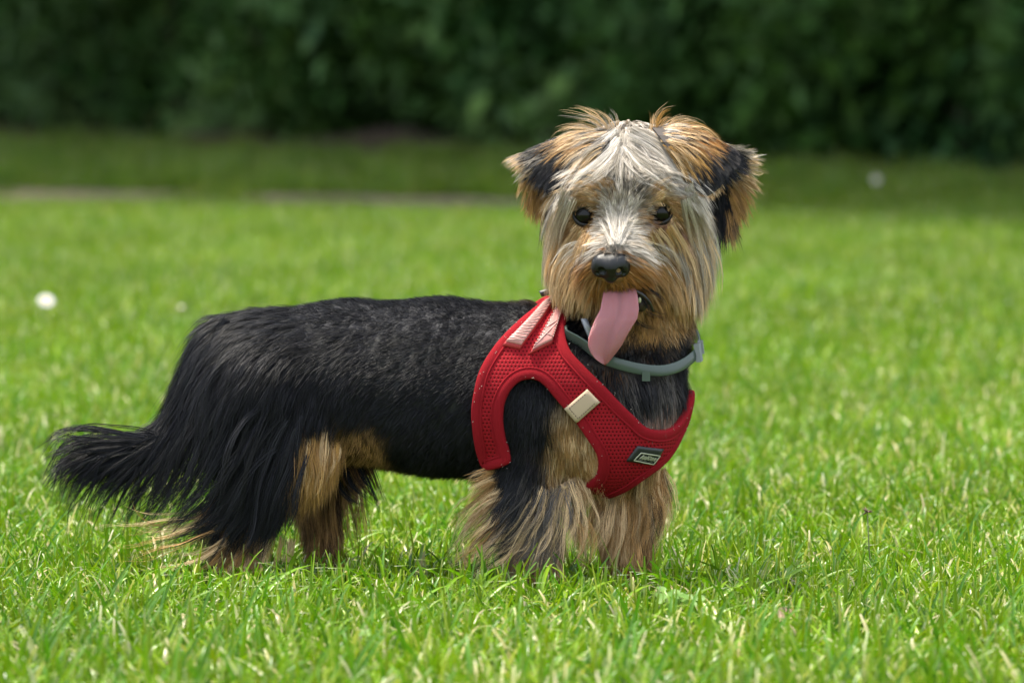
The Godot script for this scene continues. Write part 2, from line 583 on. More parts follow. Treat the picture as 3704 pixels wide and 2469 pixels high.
class Field:
	var lo: Vector3
	var cell: float
	var nx: int
	var ny: int
	var nz: int
	var f: PackedFloat32Array
	var grad := Vector3.UP

	func _init(a: Vector3, b: Vector3, c: float) -> void:
		lo = a
		cell = c
		nx = int((b.x - a.x) / c) + 2
		ny = int((b.y - a.y) / c) + 2
		nz = int((b.z - a.z) / c) + 2
		f = PackedFloat32Array()
		f.resize(nx * ny * nz)
		f.fill(0.06)

	func bone(a: Vector3, b: Vector3, ra: float, rb: float, k: float, squash := Vector3.ONE) -> void:
		# tapered capsule, joined smoothly; squash stretches the distance measure along the axes
		var m := maxf(ra, rb) + 0.03
		var mv := Vector3(m, m, m) / squash
		var p0 := (a.min(b) - mv - lo) / cell
		var p1 := (a.max(b) + mv - lo) / cell
		var ab := (b - a) * squash
		var l2 := maxf(ab.length_squared(), 1e-9)
		for z in range(maxi(0, int(p0.z)), mini(nz, int(p1.z) + 2)):
			for y in range(maxi(0, int(p0.y)), mini(ny, int(p1.y) + 2)):
				var row := (z * ny + y) * nx
				for x in range(maxi(0, int(p0.x)), mini(nx, int(p1.x) + 2)):
					var ap := (lo + Vector3(x, y, z) * cell - a) * squash
					var t := clampf(ap.dot(ab) / l2, 0.0, 1.0)
					var d := (ap - ab * t).length() - lerpf(ra, rb, t)
					if d > 0.05:
						continue
					var o := f[row + x]
					var h := maxf(k - absf(o - d), 0.0) / k
					f[row + x] = minf(o, d) - h * h * k * 0.25

	func carve(a: Vector3, r: float, k: float, squash := Vector3.ONE) -> void:
		var mv := Vector3(r + k, r + k, r + k) / squash
		var p0 := (a - mv - lo) / cell
		var p1 := (a + mv - lo) / cell
		for z in range(maxi(0, int(p0.z)), mini(nz, int(p1.z) + 2)):
			for y in range(maxi(0, int(p0.y)), mini(ny, int(p1.y) + 2)):
				for x in range(maxi(0, int(p0.x)), mini(nx, int(p1.x) + 2)):
					var d := r - ((lo + Vector3(x, y, z) * cell - a) * squash).length()
					var i := (z * ny + y) * nx + x
					var o := f[i]
					var h := maxf(k - absf(o - d), 0.0) / k
					f[i] = maxf(o, d) + h * h * k * 0.25

	func at(p: Vector3) -> float:
		# value; the slope is left in grad
		var q := (p - lo) / cell
		var x := clampi(int(q.x), 0, nx - 2)
		var y := clampi(int(q.y), 0, ny - 2)
		var z := clampi(int(q.z), 0, nz - 2)
		var tx := q.x - x
		var ty := q.y - y
		var tz := q.z - z
		var i := (z * ny + y) * nx + x
		var j := i + nx * ny
		var a000 := f[i]
		var a100 := f[i + 1]
		var a010 := f[i + nx]
		var a110 := f[i + nx + 1]
		var a001 := f[j]
		var a101 := f[j + 1]
		var a011 := f[j + nx]
		var a111 := f[j + nx + 1]
		var b00 := a000 + (a100 - a000) * tx
		var b10 := a010 + (a110 - a010) * tx
		var b01 := a001 + (a101 - a001) * tx
		var b11 := a011 + (a111 - a011) * tx
		var c0 := b00 + (b10 - b00) * ty
		var c1 := b01 + (b11 - b01) * ty
		var gx0 := (a100 - a000) + ((a110 - a010) - (a100 - a000)) * ty
		var gx1 := (a101 - a001) + ((a111 - a011) - (a101 - a001)) * ty
		grad = Vector3(gx0 + (gx1 - gx0) * tz, (b10 - b00) + ((b11 - b01) - (b10 - b00)) * tz, c1 - c0)
		if grad.length_squared() < 1e-12:
			grad = Vector3.UP
		grad = grad.normalized()
		return c0 + (c1 - c0) * tz

	func snap(p: Vector3, off: float) -> Vector3:
		for i in 6:
			var d := at(p)
			p -= grad * (d - off)
		return p

	func cast(p: Vector3, off: float, dir := Vector3(0, 0, -1)) -> Vector3:
		# first point along dir where the field drops to off; else the nearest pass, drawn onto it
		var best := 1e9
		var bp := p
		var q := p
		for i in 160:
			var d := at(q) - off
			if d < best:
				best = d
				bp = q
			if d < 0.00015:
				return q
			q += dir * clampf(d * 0.85, 0.0006, 0.012)
			if absf(q.z - p.z) > 0.5:
				break
		return snap(bp, off)

	func mesh_arrays() -> Array:
		var vi := PackedInt32Array()
		vi.resize(f.size())
		vi.fill(-1)
		var v := PackedVector3Array()
		var n := PackedVector3Array()
		var idx := PackedInt32Array()
		var sl := nx * ny
		var offs := [0, 1, nx, nx + 1, sl, sl + 1, sl + nx, sl + nx + 1]
		var edges := [[0, 1], [2, 3], [4, 5], [6, 7], [0, 2], [1, 3], [4, 6], [5, 7], [0, 4], [1, 5], [2, 6], [3, 7]]
		var lim := cell * 1.8
		for z in nz - 1:
			for y in ny - 1:
				var row := (z * ny + y) * nx
				for x in nx - 1:
					var i := row + x
					if absf(f[i]) > lim:
						continue
					var s := 0
					for k in 8:
						if f[i + offs[k]] < 0.0:
							s |= 1 << k
					if s == 0 or s == 255:
						continue
					var sum := Vector3.ZERO
					var cnt := 0
					for e in edges:
						var a: float = f[i + offs[e[0]]]
						var b: float = f[i + offs[e[1]]]
						if (a < 0.0) != (b < 0.0):
							var t := a / (a - b)
							var ca := Vector3(e[0] & 1, (e[0] >> 1) & 1, e[0] >> 2)
							var cb := Vector3(e[1] & 1, (e[1] >> 1) & 1, e[1] >> 2)
							sum += ca.lerp(cb, t)
							cnt += 1
					vi[i] = v.size()
					v.append(lo + (Vector3(x, y, z) + sum / cnt) * cell)
		for q in v:
			at(q)
			n.append(grad)
		var steps := [1, nx, sl]
		for z in range(1, nz - 1):
			for y in range(1, ny - 1):
				var row := (z * ny + y) * nx
				for x in range(1, nx - 1):
					var i := row + x
					if absf(f[i]) > lim:
						continue
					for ax in 3:
						var j: int = i + steps[ax]
						if (f[i] < 0.0) == (f[j] < 0.0):
							continue
						var u: int = steps[(ax + 1) % 3]
						var w: int = steps[(ax + 2) % 3]
						var q0 := vi[i]
						var q1 := vi[i - u]
						var q2 := vi[i - u - w]
						var q3 := vi[i - w]
						if q0 < 0 or q1 < 0 or q2 < 0 or q3 < 0:
							continue
						if f[i] < 0.0:
							idx.append_array([q0, q2, q1, q0, q3, q2])
						else:
							idx.append_array([q0, q1, q2, q0, q2, q3])
		return [v, n, idx]

# ---------------------------------------------------------------- hair
class Hair:
	var v := PackedVector3Array()
	var n := PackedVector3Array()
	var c := PackedColorArray()
	var idx := PackedInt32Array()
	var nv := 0
	var ni := 0
	var rng := RandomNumberGenerator.new()
	var strands := 0

	func _init(sd: int) -> void:
		rng.seed = sd

	func room(k: int) -> void:
		if nv + k * 24 > v.size():
			var m := maxi(v.size() * 2, 200000)
			v.resize(m)
			n.resize(m)
			c.resize(m)
		if ni + k * 72 > idx.size():
			idx.resize(maxi(idx.size() * 2, 600000))

	func tuft(pts: PackedVector3Array, nrm: Vector3, count: int, rad: float, draw: float, w: float, c0: Color, c1: Color, frizz: float, short := 0.7, tone := 0.3) -> void:
		# count strands round the guide pts; draw pulls their tips together
		var K := pts.size() - 1
		room(count)
		var t0 := (pts[1] - pts[0]).normalized()
		var e1 := t0.cross(nrm)
		if e1.length_squared() < 1e-4:
			e1 = t0.cross(Vector3(0.7, 0.1, 0.7))
		e1 = e1.normalized()
		var e2 := nrm.cross(e1).normalized()
		for s in count:
			var a := rng.randf() * TAU
			var r := sqrt(rng.randf()) * rad
			var off := e1 * (cos(a) * r) + e2 * (sin(a) * r)
			var lf := rng.randf_range(short, 1.04)
			var j := Vector3(rng.randfn(), rng.randfn(), rng.randfn()) * frizz
			var m := 1.0 + rng.randf_range(-tone, tone)
			var ca := c0 * m
			var cb := c1 * m
			var roll := (nrm + e1 * rng.randf_range(-0.9, 0.9)).normalized()
			var ww := w * rng.randf_range(0.7, 1.3)
			var b := nv
			var prev := pts[0] + off
			var T := t0
			for i in K + 1:
				var t := float(i) / K
				var fi := t * lf * K
				var i0 := mini(int(fi), K - 1)
				var p := pts[i0].lerp(pts[i0 + 1], fi - i0) + off * (1.0 - draw * t) + j * (t * t)
				if i > 0:
					T = (p - prev).normalized()
				prev = p
				var sd := T.cross(roll).normalized()
				var N := sd.cross(T)
				var cc := ca.lerp(cb, t)
				if i == K:
					v[nv] = p
					n[nv] = N
					c[nv] = cc
					nv += 1
					idx[ni] = nv - 3
					idx[ni + 1] = nv - 2
					idx[ni + 2] = nv - 1
					ni += 3
				else:
					var hw := ww * (1.0 - 0.72 * t * t)
					v[nv] = p + sd * hw
					v[nv + 1] = p - sd * hw
					n[nv] = N * 0.76 + sd * 0.65
					n[nv + 1] = N * 0.76 - sd * 0.65
					c[nv] = cc
					c[nv + 1] = cc
					nv += 2
					if i > 0:
						var q := nv - 4
						idx[ni] = q
						idx[ni + 1] = q + 1
						idx[ni + 2] = q + 3
						idx[ni + 3] = q
						idx[ni + 4] = q + 3
						idx[ni + 5] = q + 2
						ni += 6
			strands += 1

	func arrays() -> Array:
		return [v.slice(0, nv), n.slice(0, nv), c.slice(0, nv), idx.slice(0, ni)]

func hair_part(called: String, h: Hair, parent: Node) -> MeshInstance3D:
	var a := h.arrays()
	var o := put(called, array_mesh(a[0], a[1], a[2], a[3], M.fur), parent)
	tag(o, "", "", "", "stuff")
	return o

func spline(pts: Array, steps: int) -> PackedVector3Array:
	var out := PackedVector3Array()
	var m := pts.size() - 1
	for i in steps + 1:
		var t := float(i) / steps * m
		var k := mini(int(t), m - 1)
		var a: Vector3 = pts[maxi(k - 1, 0)]
		var b: Vector3 = pts[k]
		var c: Vector3 = pts[k + 1]
		var d: Vector3 = pts[mini(k + 2, m)]
		out.append(b.cubic_interpolate(c, a, d, t - k))
	return out
# ---------------------------------------------------------------- the dog
var body: Field
var trunk: Field # the same without the head: what harness and collar lie on
var COL := {
	"K": Color(0.0055, 0.0056, 0.0070), "C": Color(0.0125, 0.0123, 0.0152), "G": Color(0.10, 0.086, 0.076), "S": Color(0.34, 0.295, 0.240),
	"W": Color(0.56, 0.505, 0.445), "T": Color(0.36, 0.200, 0.076), "L": Color(0.58, 0.405, 0.225), "O": Color(0.31, 0.130, 0.030), "B": Color(0.060, 0.029, 0.011),
	"Y": Color(0.37, 0.205, 0.060), "P": Color(0.36, 0.20, 0.15)}

func bone(a: Array, b: Array, k: float, squash := Vector3.ONE) -> void:
	body.bone(P(a[0], a[1], a[2]), P(b[0], b[1], b[2]), a[3] * U, b[3] * U, k * U, squash)

func shape_dog() -> void:
	body = Field.new(P(40, 1420, -330), P(1800, 240, 400), 0.0046)
	# trunk
	bone([605, 885, -110, 162], [800, 884, -95, 173], 60)
	bone([800, 884, -95, 173], [1010, 891, -45, 188], 60)
	bone([1010, 891, -45, 188], [1215, 898, 25, 186], 60)
	bone([1215, 898, 25, 186], [1405, 905, 70, 150], 60)
	bone([1405, 905, 70, 150], [1400, 985, 85, 130], 60)
	# neck
	bone([1330, 850, 40, 126], [1425, 770, 50, 96], 60)
	bone([1405, 880, 50, 118], [1478, 765, 60, 97], 50)
	bone([1478, 765, 60, 96], [1452, 590, 70, 104], 50)
	# near foreleg
	bone([1225, 905, 95, 92], [1200, 1070, 125, 58], 40)
	bone([1200, 1070, 125, 56], [1235, 1240, 130, 40], 30)
	bone([1235, 1240, 130, 38], [1245, 1330, 135, 36], 25)
	bone([1245, 1340, 140, 36], [1285, 1350, 170, 30], 20)
	# far foreleg
	bone([1425, 960, 10, 88], [1440, 1100, 0, 56], 40)
	bone([1440, 1100, 0, 54], [1440, 1240, 15, 40], 30)
	bone([1440, 1240, 15, 38], [1445, 1330, 20, 36], 25)
	bone([1445, 1340, 25, 36], [1480, 1350, 60, 30], 20)
	# near hind leg
	bone([620, 905, -35, 135], [690, 1045, 0, 78], 50)
	bone([690, 1045, 0, 72], [540, 1180, -15, 44], 30)
	bone([540, 1180, -15, 40], [555, 1330, 0, 36], 25)
	bone([555, 1340, 0, 36], [600, 1350, 25, 30], 20)
	# far hind leg
	bone([660, 930, -200, 110], [770, 1060, -215, 70], 50)
	bone([770, 1060, -215, 66], [720, 1180, -230, 44], 30)
	bone([720, 1180, -230, 42], [735, 1330, -225, 36], 25)
	bone([735, 1340, -220, 36], [780, 1350, -205, 30], 20)
	# tail
	bone([500, 790, -120, 46], [432, 915, -115, 28], 40)
	bone([432, 915, -115, 26], [375, 1005, -100, 20], 20)
	bone([375, 1005, -100, 20], [270, 1052, -75, 15], 15)
	bone([270, 1052, -75, 15], [165, 1050, -55, 9], 15)
	trunk = Field.new(body.lo, body.lo, body.cell)
	trunk.nx = body.nx
	trunk.ny = body.ny
	trunk.nz = body.nz
	trunk.f = body.f.duplicate()
	# head
	bone([1442, 430, 60, 142], [1440, 460, 95, 138], 40)
	bone([1360, 520, 95, 82], [1520, 520, 95, 84], 50)
	bone([1428, 510, 150, 88], [1408, 580, 255, 52], 45)
	bone([1385, 610, 235, 44], [1425, 610, 235, 44], 30)
	bone([1408, 590, 250, 46], [1400, 600, 285, 34], 20)
	bone([1430, 640, 110, 80], [1435, 690, 190, 38], 30)
	# jowls
	bone([1328, 590, 100, 58], [1330, 640, 120, 50], 40)
	bone([1552, 590, 100, 60], [1552, 645, 120, 52], 40)
	# brow ridges and eye sockets
	bone([1330, 440, 165, 44], [1370, 432, 190, 40], 40)
	bone([1490, 430, 190, 40], [1540, 438, 165, 44], 40)
	for e in EYES:
		body.carve(P(e[0], e[1], e[2] + 22), 26 * U, 14 * U)

const EYES := [[1344, 487, 184, 29], [1508, 482, 186, 30]]
const NOSE := [1397, 603, 312]

# groom: [x, y, dir x, dir y (down), dir z, length, lift, colour a, colour b, share of b, side]
func groom() -> Array:
	var g := [
		# crown and forehead
		[1435, 300, 0.0, 1.0, 0.5, 55, 0.35, "W", "S", 0.3], [1385, 312, -0.5, 0.7, 0.4, 64, 0.3, "W", "S", 0.4], [1490, 312, 0.55, 0.6, 0.4, 70, 0.3, "W", "S", 0.4],
		[1425, 345, 0.0, 1.0, 0.3, 60, 0.14, "W", "S", 0.4], [1425, 392, 0.0, 0.8, 0.2, 34, 0.25, "S", "W", 0.35],
		[1385, 360, -0.75, 0.6, 0.2, 84, 0.12, "W", "S", 0.25], [1340, 380, -0.8, 0.6, 0.1, 90, 0.12, "W", "S", 0.2], [1300, 420, -0.4, 0.9, 0, 90, 0.14, "W", "L", 0.25],
		[1470, 355, 0.75, 0.6, 0.2, 92, 0.12, "W", "S", 0.25], [1520, 372, 0.75, 0.65, 0.1, 110, 0.12, "W", "S", 0.3], [1565, 410, 0.45, 0.9, 0, 140, 0.14, "S", "W", 0.4],
		# sides of the face, long curtains
		[1285, 470, -0.2, 1.0, 0, 120, 0.28, "W", "L", 0.35], [1275, 540, -0.08, 1.0, 0, 120, 0.3, "L", "S", 0.4], [1285, 610, 0.0, 1.0, 0, 90, 0.3, "L", "T", 0.4],
		[1590, 460, 0.22, 1.0, 0, 150, 0.22, "S", "W", 0.35], [1605, 540, 0.08, 1.0, 0, 150, 0.28, "S", "L", 0.4], [1590, 610, 0.0, 1.0, 0, 110, 0.3, "L", "S", 0.4],
		# brows and eyes
		[1425, 432, 0.0, -0.6, 0.2, 34, 0.4, "S", "G", 0.4], [1385, 432, -0.5, -0.4, 0.2, 34, 0.5, "S", "T", 0.5], [1462, 432, 0.4, -0.4, 0.2, 34, 0.5, "S", "G", 0.5],
		[1345, 442, -0.8, -0.25, 0.2, 40, 0.4, "L", "T", 0.5], [1505, 438, 0.5, -0.5, 0.2, 36, 0.4, "T", "L", 0.4], [1548, 450, 0.9, 0.1, 0.2, 60, 0.35, "L", "T", 0.5],
		[1310, 475, -0.75, 0.6, 0.1, 60, 0.3, "T", "L", 0.4], [1318, 510, -0.6, 0.8, 0.1, 62, 0.25, "T", "L", 0.3], [1345, 520, -0.5, 0.85, 0.1, 45, 0.22, "T", "Y", 0.4],
		[1548, 490, 0.75, 0.6, 0.1, 70, 0.28, "T", "L", 0.35], [1540, 520, 0.6, 0.8, 0.1, 70, 0.25, "T", "P", 0.3], [1505, 520, 0.5, 0.85, 0.1, 50, 0.22, "T", "P", 0.4],
		[1378, 490, -0.7, 0.1, 0.3, 26, 0.5, "S", "T", 0.5], [1468, 490, 0.6, 0.1, 0.3, 26, 0.4, "T", "S", 0.4],
		[1330, 412, -0.8, 0.2, 0.2, 44, 0.2, "W", "L", 0.5], [1380, 405, -0.5, -0.1, 0.2, 34, 0.25, "S", "L", 0.4], [1480, 402, 0.5, -0.1, 0.2, 36, 0.25, "S", "W", 0.4], [1530, 412, 0.8, 0.3, 0.2, 60, 0.2, "W", "S", 0.4],
		# blaze between the eyes
		[1418, 470, 0.0, -1.0, 0.4, 36, 0.55, "W", "S", 0.4], [1410, 505, 0.0, -0.9, 0.5, 32, 0.55, "W", "W", 0.2], [1390, 515, -0.7, -0.4, 0.4, 36, 0.45, "W", "S", 0.2], [1436, 515, 0.6, -0.4, 0.4, 36, 0.45, "W", "S", 0.2],
		[1405, 540, 0.0, -0.6, 0.4, 24, 0.45, "W", "S", 0.1], [1392, 482, -0.5, -0.6, 0.4, 34, 0.5, "W", "S", 0.4], [1445, 482, 0.4, -0.7, 0.4, 34, 0.5, "W", "S", 0.4], [1375, 530, -0.9, 0.1, 0.3, 45, 0.35, "W", "L", 0.3], [1450, 530, 0.9, 0.1, 0.3, 50, 0.35, "W", "L", 0.3],
		# muzzle
		[1375, 548, -1.0, 0.15, 0.1, 66, 0.3, "W", "S", 0.35], [1440, 548, 1.0, 0.1, 0.1, 76, 0.3, "W", "S", 0.35], [1403, 566, 0.0, 0.3, 0.2, 12, 0.4, "G", "S", 0.4],
		[1376, 572, -0.9, 0.25, 0.1, 60, 0.28, "S", "O", 0.5], [1424, 572, 0.95, 0.2, 0.1, 70, 0.28, "S", "O", 0.5],
		[1360, 590, -0.8, 0.55, 0.1, 78, 0.25, "O", "T", 0.4], [1440, 590, 0.9, 0.35, 0.1, 84, 0.25, "O", "T", 0.3],
		[1352, 620, -0.55, 0.85, 0.0, 90, 0.25, "T", "O", 0.4], [1450, 615, 0.9, 0.4, 0.0, 66, 0.22, "O", "T", 0.3],
		[1330, 570, -0.7, 0.7, 0.0, 90, 0.28, "T", "L", 0.5], [1480, 575, 0.85, 0.5, 0.0, 100, 0.28, "T", "L", 0.4],
		[1310, 590, -0.4, 0.9, 0.0, 90, 0.3, "T", "L", 0.5], [1530, 580, 0.6, 0.8, 0.0, 110, 0.28, "T", "L", 0.4], [1560, 600, 0.3, 0.95, 0, 110, 0.3, "L", "T", 0.5],
		[1375, 645, -0.25, 1.0, 0.1, 60, 0.25, "T", "O", 0.4], [1425, 648, 0.4, 0.9, 0.1, 24, 0.2, "O", "B", 0.4], [1400, 652, 0.0, 1.0, 0.1, 26, 0.3, "O", "B", 0.4],
		# jaw and chin, throat
		[1340, 670, -0.1, 1.0, 0.0, 60, 0.3, "L", "T", 0.5], [1470, 690, 0.2, 1.0, 0.1, 36, 0.3, "T", "B", 0.35], [1440, 720, 0.1, 1.0, 0.1, 36, 0.3, "T", "B", 0.4], [1520, 680, 0.25, 1.0, 0.0, 46, 0.3, "T", "Y", 0.4], [1560, 670, 0.1, 1.0, 0, 60, 0.3, "L", "T", 0.5],
		[1490, 745, 0.1, 1.0, 0.1, 24, 0.15, "T", "Y", 0.4], [1540, 740, 0.15, 1.0, 0.1, 26, 0.15, "T", "L", 0.3], [1435, 755, 0.0, 1.0, 0.1, 22, 0.15, "T", "B", 0.5],
		# neck and chest front
		[1500, 795, 0.1, 1.0, 0.0, 26, 0.15, "K", "B", 0.2], [1440, 800, -0.1, 1.0, 0, 26, 0.15, "K", "C", 0.3], [1560, 790, 0.3, 1.0, 0, 26, 0.15, "K", "C", 0.3], [1370, 770, -0.4, 0.9, 0, 55, 0.3, "K", "C", 0.6], [1330, 740, -0.5, 0.8, 0, 55, 0.3, "C", "K", 0.5],
		[1400, 850, 0.1, 1.0, 0, 60, 0.25, "K", "B", 0.2], [1430, 880, 0.25, 1.0, 0, 60, 0.25, "G", "K", 0.5], [1470, 880, 0.1, 1.0, 0, 60, 0.25, "K", "C", 0.3], [1515, 890, -0.1, 1.0, 0, 60, 0.25, "G", "K", 0.5], [1565, 880, 0.0, 1.0, 0, 60, 0.25, "K", "C", 0.2], [1520, 950, 0.0, 1.0, 0.2, 50, 0.35, "P", "G", 0.3],
		# back and flank
		[1190, 720, -0.9, 0.35, 0, 24, 0.25, "C", "K", 0.5], [1050, 710, -0.9, 0.3, 0, 23, 0.22, "C", "K", 0.4], [900, 705, -0.9, 0.25, 0, 23, 0.22, "C", "K", 0.4], [750, 715, -0.9, 0.35, 0, 27, 0.22, "C", "K", 0.4], [620, 740, -0.75, 0.65, 0, 75, 0.22, "C", "K", 0.5], [520, 790, -0.5, 0.9, 0, 120, 0.22, "K", "C", 0.4],
		[1060, 820, -0.85, 0.5, 0, 26, 0.22, "C", "K", 0.5], [900, 820, -0.85, 0.5, 0, 27, 0.22, "C", "K", 0.5], [740, 830, -0.75, 0.65, 0, 40, 0.22, "C", "K", 0.5], [610, 850, -0.55, 0.85, 0, 110, 0.22, "C", "K", 0.5],
		[1050, 950, -0.7, 0.7, 0, 27, 0.22, "K", "C", 0.3], [900, 940, -0.7, 0.7, 0, 29, 0.22, "K", "C", 0.3], [800, 930, -0.5, 0.85, 0, 34, 0.25, "K", "C", 0.3],
		[1050, 1050, -0.5, 0.8, 0, 28, 0.25, "K", "K", 0.0], [930, 1040, -0.4, 0.9, 0, 28, 0.25, "K", "K", 0.0], [830, 1030, -0.2, 1.0, 0, 28, 0.25, "T", "B", 0.4],
		# shoulder and near foreleg
		[1220, 890, -0.2, 1.0, 0, 46, 0.25, "K", "C", 0.4], [1175, 960, -0.3, 1.0, 0, 46, 0.25, "K", "K", 0.0], [1240, 970, -0.1, 1.0, 0, 50, 0.25, "K", "C", 0.5], [1300, 985, 0.1, 1.0, 0, 48, 0.22, "T", "L", 0.4], [1330, 1040, 0.1, 1.0, 0, 50, 0.22, "T", "L", 0.3], [1290, 1080, 0.0, 1.0, 0, 60, 0.28, "T", "L", 0.5],
		[1215, 1050, -0.3, 1.0, 0, 60, 0.3, "K", "C", 0.5], [1160, 1060, -0.5, 0.9, 0, 60, 0.35, "K", "C", 0.4], [1240, 1130, -0.35, 0.95, 0.1, 100, 0.35, "G", "L", 0.5], [1190, 1130, -0.6, 0.8, 0.1, 110, 0.38, "C", "G", 0.4], [1260, 1200, -0.3, 1.0, 0.1, 100, 0.35, "L", "G", 0.35], [1215, 1210, -0.6, 0.85, 0.1, 120, 0.4, "T", "G", 0.4], [1245, 1300, -0.2, 0.9, 0.2, 50, 0.35, "T", "L", 0.5],
		# far foreleg
		[1420, 1110, 0.0, 1.0, 0.1, 90, 0.35, "T", "L", 0.5], [1480, 1100, 0.25, 1.0, 0, 90, 0.35, "T", "L", 0.4], [1440, 1190, 0.1, 1.0, 0.1, 100, 0.4, "T", "L", 0.4], [1410, 1200, -0.3, 1.0, 0.1, 90, 0.38, "L", "T", 0.5], [1480, 1200, 0.25, 1.0, 0, 90, 0.4, "T", "C", 0.35], [1450, 1300, 0.0, 1.0, 0.1, 50, 0.35, "T", "B", 0.5],
		# near hind leg
		[560, 900, -0.35, 0.95, 0, 130, 0.22, "C", "K", 0.5], [650, 920, -0.3, 0.95, 0, 100, 0.25, "C", "K", 0.6], [720, 930, -0.1, 1.0, 0, 70, 0.25, "K", "C", 0.4], [580, 1010, -0.3, 1.0, 0.1, 170, 0.3, "K", "C", 0.5], [650, 1020, -0.15, 1.0, 0.1, 150, 0.28, "K", "C", 0.5], [722, 1020, 0.0, 1.0, 0.1, 100, 0.2, "Y", "T", 0.5], [745, 1055, 0.05, 1.0, 0, 80, 0.2, "T", "Y", 0.5],
		[600, 1120, -0.35, 1.0, 0.1, 150, 0.35, "K", "C", 0.5], [540, 1190, -0.5, 0.85, 0.1, 130, 0.4, "K", "T", 0.25], [560, 1260, -0.5, 0.8, 0.1, 90, 0.4, "T", "L", 0.4], [570, 1320, -0.2, 0.9, 0.1, 50, 0.4, "T", "L", 0.4],
		# far hind leg
		[770, 1110, 0.0, 1.0, 0, 60, 0.25, "T", "B", 0.4], [740, 1200, 0.0, 1.0, 0, 60, 0.28, "T", "B", 0.3], [740, 1300, 0.0, 1.0, 0, 50, 0.3, "T", "B", 0.3],
		# tail
		[470, 850, -0.3, 1.0, 0.1, 150, 0.25, "K", "C", 0.4], [420, 940, -0.4, 0.95, 0.1, 150, 0.3, "K", "C", 0.4], [340, 1025, -0.6, 0.9, 0.1, 130, 0.3, "K", "C", 0.3], [220, 1050, -0.8, 0.6, 0.1, 120, 0.3, "K", "C", 0.3]]
	return g

var g_pos := PackedVector3Array()
var g_dir := PackedVector3Array()
var g_len := PackedFloat32Array()
var g_lift := PackedFloat32Array()
var g_a := PackedColorArray()
var g_b := PackedColorArray()
var g_mix := PackedFloat32Array()

func place_guides() -> void:
	for q in groom():
		var p := body.cast(P(q[0], q[1], 400), 0.0)
		g_pos.append(p)
		g_dir.append(Vector3(q[2], -q[3], q[4]).normalized())
		g_len.append(q[5] * U)
		g_lift.append(q[6])
		g_a.append(COL[q[7]])
		g_b.append(COL[q[8]])
		g_mix.append(q[9])
	# the side away from us: black coat, tan legs below
	for q in [[700, 720, -200], [900, 720, -160], [1100, 720, -120], [700, 880, -290], [900, 880, -260], [1100, 880, -210], [1300, 850, -130], [1450, 500, -100], [1400, 420, -90], [1500, 420, -90], [1450, 640, -60]]:
		g_pos.append(body.snap(P(q[0], q[1], q[2]), 0.0))
		g_dir.append(Vector3(-0.6, -0.7, 0).normalized())
		g_len.append(45 * U)
		g_lift.append(0.25)
		g_a.append(COL.K)
		g_b.append(COL.C)
		g_mix.append(0.4)

var harness_poly := PackedVector2Array()
var harness_core: Array = []
const EAR_FLAPS := [[1410, 292, 1330, 298, 1260, 322, 1190, 352, 1232, 394, 1285, 434, 1322, 400, 1350, 365, 1385, 325], [1498, 292, 1560, 286, 1630, 312, 1692, 350, 1662, 402, 1600, 452, 1568, 408, 1545, 360, 1515, 315]]
var flap_polys: Array = []

func harness_outline() -> void:
	for q in [[1253, 680], [1234, 695], [1192, 726], [1145, 772], [1107, 830], [1090, 888], [1085, 949], [1095, 1026], [1111, 1066], [1145, 1057], [1169, 1047], [1170, 1038], [1157, 995], [1151, 949], [1155, 911], [1169, 880], [1192, 857], [1222, 851], [1245, 861], [1265, 884], [1292, 918], [1319, 949], [1345, 988], [1369, 1026], [1372, 1064], [1361, 1091], [1336, 1114], [1342, 1149], [1369, 1145], [1426, 1122], [1472, 1091], [1530, 1049], [1557, 1011], [1569, 989], [1587, 957], [1598, 931], [1601, 903], [1595, 888], [1589, 907], [1576, 942], [1556, 967], [1531, 976], [1498, 974], [1475, 965], [1457, 946], [1428, 919], [1381, 870], [1346, 835], [1314, 802], [1303, 787], [1294, 753], [1297, 721], [1312, 690], [1290, 672]]:
		harness_poly.append(Vector2(q[0], q[1]))
	harness_core = Geometry2D.offset_polygon(harness_poly, -7.0)
	for f in EAR_FLAPS:
		var fp := PackedVector2Array()
		for k in range(0, f.size(), 2):
			fp.append(Vector2(f[k], f[k + 1]))
		flap_polys.append(fp)

func sheet_xy(p: Vector3) -> Vector2:
	return Vector2(p.x / U + 1176.0, 1370.0 - p.y / U)

func grow(p: Vector3, nrm: Vector3, flow: Vector3, length: float, lift: float, margin: float, segs: int, droop: float) -> PackedVector3Array:
	var pts := PackedVector3Array()
	var q := p - nrm * 0.0012
	pts.append(q)
	var f := (flow - nrm * flow.dot(nrm)).normalized()
	var d := (f * (1.0 - lift) + nrm * lift).normalized()
	var step := length / segs
	for i in segs:
		q += d * step
		var dist := body.at(q)
		var want := margin * minf(1.0, float(i + 1) / 2.0)
		if dist < want:
			q += body.grad * (want - dist)
		pts.append(q)
		var dd := (q - pts[i]).normalized()
		var g := body.grad
		# lean over into the flow, then hang
		d = (dd + flow * 0.25 + Vector3.DOWN * droop - g * lift * 0.35).normalized()
	return pts

